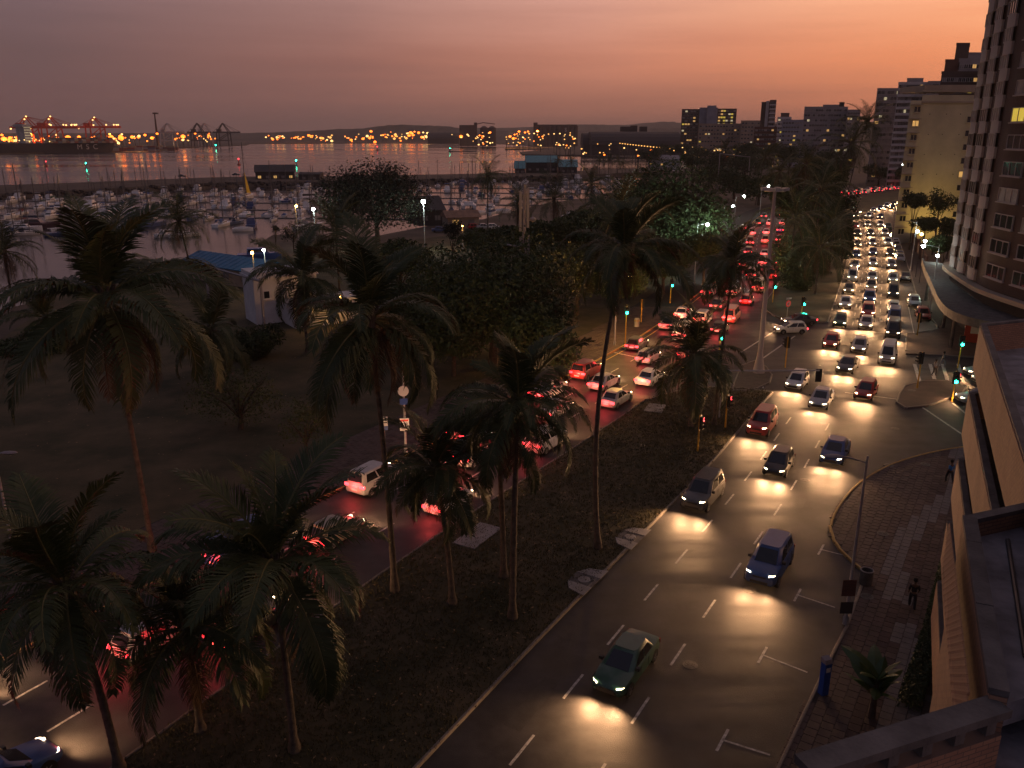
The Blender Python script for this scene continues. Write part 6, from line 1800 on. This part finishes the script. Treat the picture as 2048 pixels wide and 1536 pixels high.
def car_meshes(kind):
    L, W, zb, zr, bx0, bx1, rx0, rx1, zn, ztl = CT[kind]
    w = W / 2
    out = []
    m = MB()
    # lower body, lofted from tail to nose
    st = [(-L / 2, .80, .42, ztl - .22), (-L / 2 + .08, .93, .30, ztl - .02), (-L / 2 + .5, 1.0, .22, max(ztl, zb if kind != 'sedan' else ztl)), (-L * .15, 1.0, .20, zb), (bx1 - .1, 1.0, .20, zb), (L / 2 - .75, .97, .22, zb - (zb - zn) * .45), (L / 2 - .25, .91, .26, zn), (L / 2 - .06, .80, .32, zn - .10), (L / 2, .66, .42, zn - .20)]
    rings = []
    for x, f_, z0, z1 in st:
        a = w * f_
        rings.append([(x, -a * .88, z0), (x, -a, z0 + .14), (x, -a * 1.0, z0 + (z1 - z0) * .6), (x, -a * .95, z1 - .05), (x, -a * .82, z1), (x, 0, z1 + .02), (x, a * .82, z1), (x, a * .95, z1 - .05), (x, a * 1.0, z0 + (z1 - z0) * .6), (x, a, z0 + .14), (x, a * .88, z0)])
    m.loft(rings)
    # cabin
    def ring(t):
        z = zb - .03 + (zr - zb + .03) * t
        x0, x1 = bx0 + (rx0 - bx0) * t, bx1 + (rx1 - bx1) * t
        a = w * (.90 - .16 * t)
        return [(x0, -a * .86, z), (x0 + .14, -a, z), (x1 - .22, -a, z), (x1, -a * .78, z), (x1 + .02, 0, z), (x1, a * .78, z), (x1 - .22, a, z), (x0 + .14, a, z), (x0, a * .86, z), (x0 - .02, 0, z)]
    top = [(x * .97 + (rx0 + rx1) / 2 * .03, y * .86, zr + .05) for x, y, z in ring(1)]
    m.loft([ring(0), ring(.5), ring(.93), [(x, y * .96, z) for x, y, z in ring(1)], top])
    if kind == 'pickup':
        pass
    out.append(('body', m.mesh('body', 'car_paint', 32), True))
    def pt(t, i, e): 
        r0 = ring(t)[i]; sy = (1 if r0[1] > 0 else -1 if r0[1] < 0 else 0); return (r0[0], r0[1] + sy * e, r0[2])
    # glass
    g = MB()
    def quad_on(i, j, t0, t1, ex=0.0, ey=0.0, k0=0.0, k1=1.0):
        def P(t, k):
            a, b = Vector(ring(t)[i]), Vector(ring(t)[j]); q = a.lerp(b, k); return (q.x + ex, q.y + ey, q.z)
        return [P(t0, k0), P(t0, k1), P(t1, k1), P(t1, k0)]
    q = quad_on(3, 5, .08, .90, ex=.035, k0=.03, k1=.97)
    m = MB(); m.add(q, [(0, 1, 2, 3)]); mid = [((q[0][0] + q[1][0]) / 2 + .03, 0, q[0][2]), ((q[2][0] + q[3][0]) / 2 + .03, 0, q[2][2])]
    out.append(('windscreen', m.mesh('windscreen', 'car_glass'), False))
    q = quad_on(8, 0, .12, .88, ex=-.035, k0=.05, k1=.95)
    m = MB(); m.add(q, [(0, 1, 2, 3)]); out.append(('rear_window', m.mesh('rear_window', 'car_glass'), False))
    for i, j, s_ in ((1, 2, -1), (7, 6, 1)):
        for k0, k1 in ((.06, .47), (.52, .96)):
            q = quad_on(i, j, .12, .90, ey=s_ * .014, k0=k0, k1=k1)
            m = MB(); m.add(q, [(0, 1, 2, 3) if s_ < 0 else (3, 2, 1, 0)]); out.append(('side_window', m.mesh('side_window', 'car_glass'), False))
    # wheels
    T = MB(); T.lathe([(.20, -.10), (.29, -.10), (.31, -.06), (.31, .06), (.29, .10), (.20, .10)], 16)
    T.v = [(x, z, y) for x, y, z in T.v]; T.f = [f_[::-1] for f_ in T.f]; TM = T.mesh('tyre', 'tyre', 40)
    Rm = MB(); Rm.lathe([(.03, .105), (.2, .105), (.2, .085)], 12)
    for k in range(5): Rm.box(.04, .19, -.025, .025, .106, .118, k * 1.2566)
    Rm.v = [(x, z, y) for x, y, z in Rm.v]; Rm.f = [f_[::-1] for f_ in Rm.f]; RM = Rm.mesh('rim', 'rim')
    wx = L / 2 - .78
    wh = [((sx * wx, sy * (w - .10), .31), sy) for sx in (-1, 1) for sy in (-1, 1)]
    # arches
    for sx in (-1, 1):
        for sy in (-1, 1):
            m = MB(); n = 10; pts = [(sx * wx + .37 * math.cos(math.pi * i / n), .31 + .37 * math.sin(math.pi * i / n)) for i in range(n + 1)] + [(sx * wx - .37, .2), (sx * wx + .37, .2)]
            y0, y1 = sy * (w - .04), sy * (w + .006)
            b = len(pts)
            m.add([(x, y0, z) for x, z in pts] + [(x, y1, z) for x, z in pts], [tuple(range(b, 2 * b)) if sy < 0 else tuple(range(b, 2 * b))[::-1]] + [(i, (i + 1) % b, (i + 1) % b + b, i + b) for i in range(b)])
            out.append(('wheel_arch', m.mesh('wheel_arch', 'trim'), False))
    lamps = []
    for sy in (-1, 1):
        m = MB(); a = w * .80
        m.loft([[(L / 2 - .34, sy * a * 1.10, zn - .16), (L / 2 - .20, sy * a * .98, zn - .14), (L / 2 - .07, sy * a * .70, zn - .16)], [(L / 2 - .34, sy * a * 1.09, zn - .03), (L / 2 - .22, sy * a * .97, zn - .015), (L / 2 - .12, sy * a * .68, zn - .02)]] if sy < 0 else
               [[(L / 2 - .07, sy * a * .70, zn - .16), (L / 2 - .20, sy * a * .98, zn - .14), (L / 2 - .34, sy * a * 1.10, zn - .16)], [(L / 2 - .12, sy * a * .68, zn - .02), (L / 2 - .22, sy * a * .97, zn - .015), (L / 2 - .34, sy * a * 1.09, zn - .03)]], cap=False, close=False)
        m.v = [(x + .035, y, z) for x, y, z in m.v]
        lamps.append(('headlight', m))
        m = MB(); m.box(-L / 2 - .015, -L / 2 + .12, min(sy * w * .95, sy * w * .55), max(sy * w * .95, sy * w * .55), ztl - .30, ztl - .12)
        lamps.append(('tail_light', m))
    lm = {}
    for st_ in ('on', 'off'):
        lm[st_] = [(nm, m.mesh(nm, {'headlight': 'head_lit' if st_ == 'on' else 'head_off', 'tail_light': 'tail_lit' if st_ == 'on' else 'tail_off'}[nm])) for nm, m in lamps]
    m = MB(); m.box(L / 2 - .06, L / 2 + .015, -.48, .48, .38, .52); m.box(L / 2 - .03, L / 2 + .012, -.36, .36, zn - .15 - .08, zn - .15)
    out.append(('grille', m.mesh('grille', 'trim'), False))
    m = MB(); m.box(-L / 2 - .025, -L / 2 + .02, -.26, .26, .52, .64); out.append(('number_plate', m.mesh('number_plate', 'plate'), False))
    for sy in (-1, 1):
        m = MB(); m.box(bx1 - .42, bx1 - .27, min(sy * w * .92, sy * (w * .92 + .2)), max(sy * w * .92, sy * (w * .92 + .2)), zb + .02, zb + .17)
        out.append(('mirror', m.mesh('mirror', 'trim'), False))
    for sy in (-1, 1):
        for x in (bx0 + .95, bx0 + 1.85): m = MB(); m.box(x - .006, x + .006, sy * (w * 1.0) - .006, sy * (w * 1.0) + .006, .38, zb - .08); out.append(('door_seam', m.mesh('door_seam', 'trim'), False))
    full = out
    # far version: glass joined per side and wheels without rims
    g = MB()
    for nm, me, c in out:
        if me.name.startswith(('windscreen', 'rear_window', 'side_window')):
            g.add([tuple(v.co) for v in me.vertices], [tuple(p.vertices) for p in me.polygons])
    far = [out[0], ('glasshouse', g.mesh('glasshouse', 'car_glass'), False)]
    return dict(full=full, far=far, wheels=wh, tyre=TM, rim=RM, lamps=lm, L=L, zn=zn, ztl=ztl, w=w)
BEAM, REDL = 1900, 100
CARS = {k: car_meshes(k) for k in CT}
COLS = {'white': (.72, .72, .70), 'silver': (.42, .43, .45), 'dark grey': (.07, .075, .08), 'black': (.015, .015, .017), 'red': (.40, .03, .03), 'blue': (.03, .08, .25), 'pale gold': (.38, .33, .24), 'green': (.04, .12, .08)}
ORD_ = 'first second third fourth fifth sixth seventh eighth ninth tenth eleventh twelfth thirteenth fourteenth fifteenth sixteenth seventeenth eighteenth nineteenth twentieth'.split()
def car(kind, x, y, h, colr, label, group, head=False, tail=False, detail=True, beam=0, red=0, z=0.0):
    C = CARS[kind]
    e = tag(empty('car' if kind != 'minibus' else 'minibus', (x, y, z), h), label, 'car' if kind != 'minibus' else 'minibus', group)
    for nm, me, c in (C['full'] if detail else C['far']):
        ob(nm, me, e, color=COLS[colr] if c else None)
    for p, sy in C['wheels']:
        wo = ob('wheel', C['tyre'], e, p)
        if detail: ob('rim', C['rim'], wo, rz=0 if sy > 0 else math.pi)
    for (nm, on), (_, off_) in zip(C['lamps']['on'], C['lamps']['off']):
        lit = head if nm == 'headlight' else tail
        ob(nm, on if lit else off_, e)
    if beam and detail:
        for sy in (-1, 1):
            add_light('SPOT', 'headlight_beam', e, (C['L'] / 2 + .1, sy * C['w'] * .68, C['zn'] - .08), beam * .5, (1.0, .52, .235), .12, rot=(0, R(-82), R(-3 * sy)), spot=R(150), blend=1.0)
    elif beam:
        add_light('SPOT', 'headlight_beam', e, (C['L'] / 2 + .12, 0, C['zn'] - .1), beam, (1.0, .52, .235), .35, rot=(0, R(-84), 0), spot=R(140), blend=1.0)
    if red:
        add_light('POINT', 'tail_glow', e, (-C['L'] / 2 - .35, 0, C['ztl'] - .15), red, (1.0, .06, .06), .3)
    return e
r_ = random.Random(21)
def pick(): return r_.choices(['hatchback', 'sedan', 'suv', 'minibus', 'pickup'], [10, 7, 5, 4, 1])[0], r_.choices(list(COLS), [12, 8, 4, 3, 3, 3, 2, 1])[0]
nm_ = {'hatchback': 'hatchback', 'sedan': 'saloon car', 'suv': 'tall estate car', 'minibus': 'minibus taxi', 'pickup': 'pickup'}
on_l = [('median lane', 1.6, [51, 65, 79, 96, 108, 118, 129, 141, 154, 169, 186, 205, 227, 251]), ('middle lane', 4.75, [33, 57, 71, 84, 95, 104.5, 113, 122, 132, 143, 156, 171, 188, 207, 229, 254]), ('kerb lane', 8.0, [42, 61, 77, 89, 99, 108.5, 118, 129, 141, 155, 170, 187, 206, 228, 252])]
for nm, d, ys in on_l:
    P = Path(offs(E1, d))
    for k, y in enumerate(ys):
        q, h = P(arc(P, y) + r_.uniform(-1, 1))
        kd, cl = pick()
        car(kd, q.x, q.y, h + math.pi + r_.uniform(-.015, .015), cl, f'{cl} {nm_[kd]} with headlights on, {ORD[k]} up the {nm} of oncoming traffic', 'oncoming traffic with headlights on', head=True, detail=y < 105, beam=BEAM if y < 320 else 0)
out_l = [('park-side lane', 1.75, [29, 45, 56, 66, 75, 84, 94, 104, 114, 127, 141, 156, 172, 190, 210, 232, 256, 280]), ('middle lane', 5.0, [24, 35, 47.5, 60, 70, 79, 88.5, 98, 107.5, 117, 128, 142, 157, 173, 191, 211, 233, 257, 282]), ('median-side lane', 8.25, [27, 38.5, 51, 62, 72, 81.5, 91, 101, 110.5, 120, 130, 144, 159, 175, 193, 213, 235, 259, 284])]
for nm, d, ys in out_l:
    P = Path(offs(LL, d))
    for k, y in enumerate(ys):
        q, h = P(arc(P, y) + r_.uniform(-1, 1))
        kd, cl = pick()
        if (nm, k) == ('park-side lane', 1): kd, cl = 'minibus', 'blue'
        car(kd, q.x, q.y, h + r_.uniform(-.015, .015), cl, f'{cl} {nm_[kd]} with red tail lights, {ORD[k]} up the {nm} heading away', 'departing traffic with red tail lights', head=True, tail=True, detail=y < 105, beam=BEAM * .35 if y < 240 else 0, red=REDL if y < 250 else 0)
for li, d in enumerate((1.75, 5.0, 8.25)):
    P = Path(offs(LL, d)); a = arc(P, 296); jn = -1
    while a < P.c[-1] - 6:
        q, h = P(a); kd, cl = pick(); jn += 1
        if jn > 19: break
        car(kd, q.x, q.y, h, cl, f'{cl} {nm_[kd]} with red tail lights, {ORD[jn % 20]} in {("park-side", "middle", "median-side")[li]} lane of far jam', 'distant jam of red tail lights', head=False, tail=True, detail=False, red=REDL * .8 if li == 1 else 0)
        a += r_.uniform(7.5, 11)
for li, d in enumerate((1.8, 4.9, 8.0)):
    P = Path(offs(E1, d)); a = arc(P, 272 + li * 12)
    while a < P.c[-1] - 6:
        q, h = P(a); kd, cl = pick()
        car(kd, q.x, q.y, h + math.pi, cl, 'distant oncoming car with headlights just coming round the far bend', 'distant oncoming cars at the far bend', head=True, detail=False, beam=BEAM if q.y < 345 else 0)
        a += r_.uniform(9, 13)
# cars in the junction and side street, parked cars
def car_px(px, py, h, kind, colr, label, group=None, **k):
    x, y = G(px, py)
    return car(kind, x, y, h, colr, label, group, **k)
car_px(1580, 666, R(183), 'hatchback', 'white', 'white hatchback turning across the junction, seen from its side', head=True, tail=True, beam=BEAM * .4)
car_px(1596, 649, R(186), 'sedan', 'dark grey', 'dark saloon right behind the turning white hatchback', head=True, tail=True, beam=BEAM * .4)
car_px(1972, 752, R(182), 'sedan', 'silver', 'silver saloon with lit headlights waiting in the side street, upper one', head=True, beam=BEAM * .25)
car_px(1985, 768, R(180), 'hatchback', 'white', 'white hatchback with lit headlights waiting in side street, lower one', head=True, beam=BEAM * .25)
car_px(1962, 806, R(178), 'sedan', 'silver', 'car nose with lit headlamp peeping past the brick ledge', head=True, beam=BEAM * .25)
pk = 'cars parked along the far kerb'
PK = Path(offs(E2b, -1.15))
for y, kd, cl, lab in ((110, 'hatchback', 'red', 'red hatchback parked nearest the junction'), (120, 'hatchback', 'silver', 'silver hatchback parked behind the red one'), (140, 'sedan', 'black', 'black saloon parked alone beside the thin lamp pole'), (163, 'sedan', 'silver', 'silver saloon parked in front of the blue one'), (169.5, 'sedan', 'blue', 'blue saloon parked between two silver cars'),
        (178, 'hatchback', 'dark grey', 'dark hatchback parked in the middle of the far row'), (184.5, 'sedan', 'silver', 'silver saloon parked third from the far end'), (191, 'hatchback', 'white', 'white hatchback parked near the far end'), (198, 'suv', 'dark grey', 'dark estate car parked at the far end'), (222, 'pickup', 'green', 'dark green pickup parked beyond the row')):
    q, h = PK(arc(PK, y)); car(kd, q.x, q.y, h + math.pi, cl, lab, pk, detail=y < 125)
car_px(1488, 460, R(64), 'hatchback', 'silver', 'silver hatchback with tail lights pulling off at the park kerb', tail=True, red=REDL * .3, detail=False)
ck = 'cars in the marina car park'
for px, py, kd, cl, hh, lab in ((880, 464, 'sedan', 'blue', 10, 'dark blue saloon left in the marina car park'), (950, 458, 'hatchback', 'red', 20, 'red hatchback by the orange-lit hut'), (968, 458, 'sedan', 'silver', 15, 'silver saloon between red and white cars by the hut'), (988, 458, 'hatchback', 'white', 10, 'white hatchback at the end of the hut row')):
    car_px(px, py, R(hh), kd, cl, lab, ck, detail=False)
car_px(404, 552, R(-8), 'suv', 'white', 'white estate car parked outside the blue-roofed shed', detail=False)
for px, py, lab in ((365, 358, 'left dark car on the breakwater road'), (473, 355, 'right dark car on the breakwater road')):
    car_px(px, py, R(5), 'sedan', 'dark grey', lab, 'cars on the breakwater', detail=False, z=1.12)
# floodlight on the cream wall, shop light under the canopy, wall lamp on the station building
p = at(1885, 425, 186)
e = tag(empty('floodlight', (p.x, 183.5, .13)), 'yellow floodlight at the foot of the cream wall', 'floodlight'); m = MB(); m.box(-.25, .25, -.12, .12, .9, 1.25); m.tube([(0, 0, 0), (0, 0, .9)], .05, 5); m.build('housing', 'steel_dark', e); m = MB(); m.box(-.2, .2, .125, .14, .95, 1.2); m.build('lens', 'lamp_sodium', e)
add_light('SPOT', 'flood_beam', e, (0, .3, 1.3), 2600, (1, .66, .14), .2, rot=(R(128), 0, 0), spot=R(110), blend=1.0)
for k, pxy in enumerate(((1868, 600), (1893, 630), (1935, 655))):
    q = Vector(G(*pxy)); q = q + (Vector((64, 100)) - q).normalized() * 2.5
    e = tag(empty('canopy_light', (q.x, q.y, 4.0)), ('first', 'second', 'third')[k] + ' strip light under the curved canopy, counted from the far end', 'light', 'strip lights under the canopy'); m = MB(); m.box(-.6, .6, -.08, .08, 0, .08); m.build('tube', 'lamp_white', e)
    add_light('POINT', 'strip_light', e, (0, 0, -.3), 130, (.75, 1.0, .62), .3)
e = tag(empty('wall_lamp', (-22, 104.5, 4.2)), 'sodium wall lamp on the station building annex', 'lamp'); m = MB(); m.box(-.15, .15, -.1, .1, 0, .3); m.build('housing', 'steel_dark', e); ob('lamp_globe', GL['sodium'], e, (0, -.1, -.1), sc=.6); add_light('POINT', 'lamp_light', e, (0, -.8, -.2), 420, LCOL['sodium'])
# ---------------------------------------------------------------- evening haze over the bay
hm = bpy.data.materials.new('haze')
hm.use_nodes = True
t = hm.node_tree
t.nodes.remove(t.nodes['Principled BSDF'])
pv = t.nodes.new('ShaderNodeVolumePrincipled')
pv.inputs['Color'].default_value = (0.93, 0.90, 0.90, 1)
pv.inputs['Density'].default_value = 0.00009
pv.inputs['Anisotropy'].default_value = 0.2
t.links.new(pv.outputs[0], t.nodes['Material Output'].inputs['Volume'])
MAT['haze'] = hm
m = MB(); m.box(-8600, 8800, -320, 14200, -4.2, 210)
o = m.build('haze', 'haze'); o['kind'] = 'stuff'; o['label'] = 'thin evening haze over bay and city'
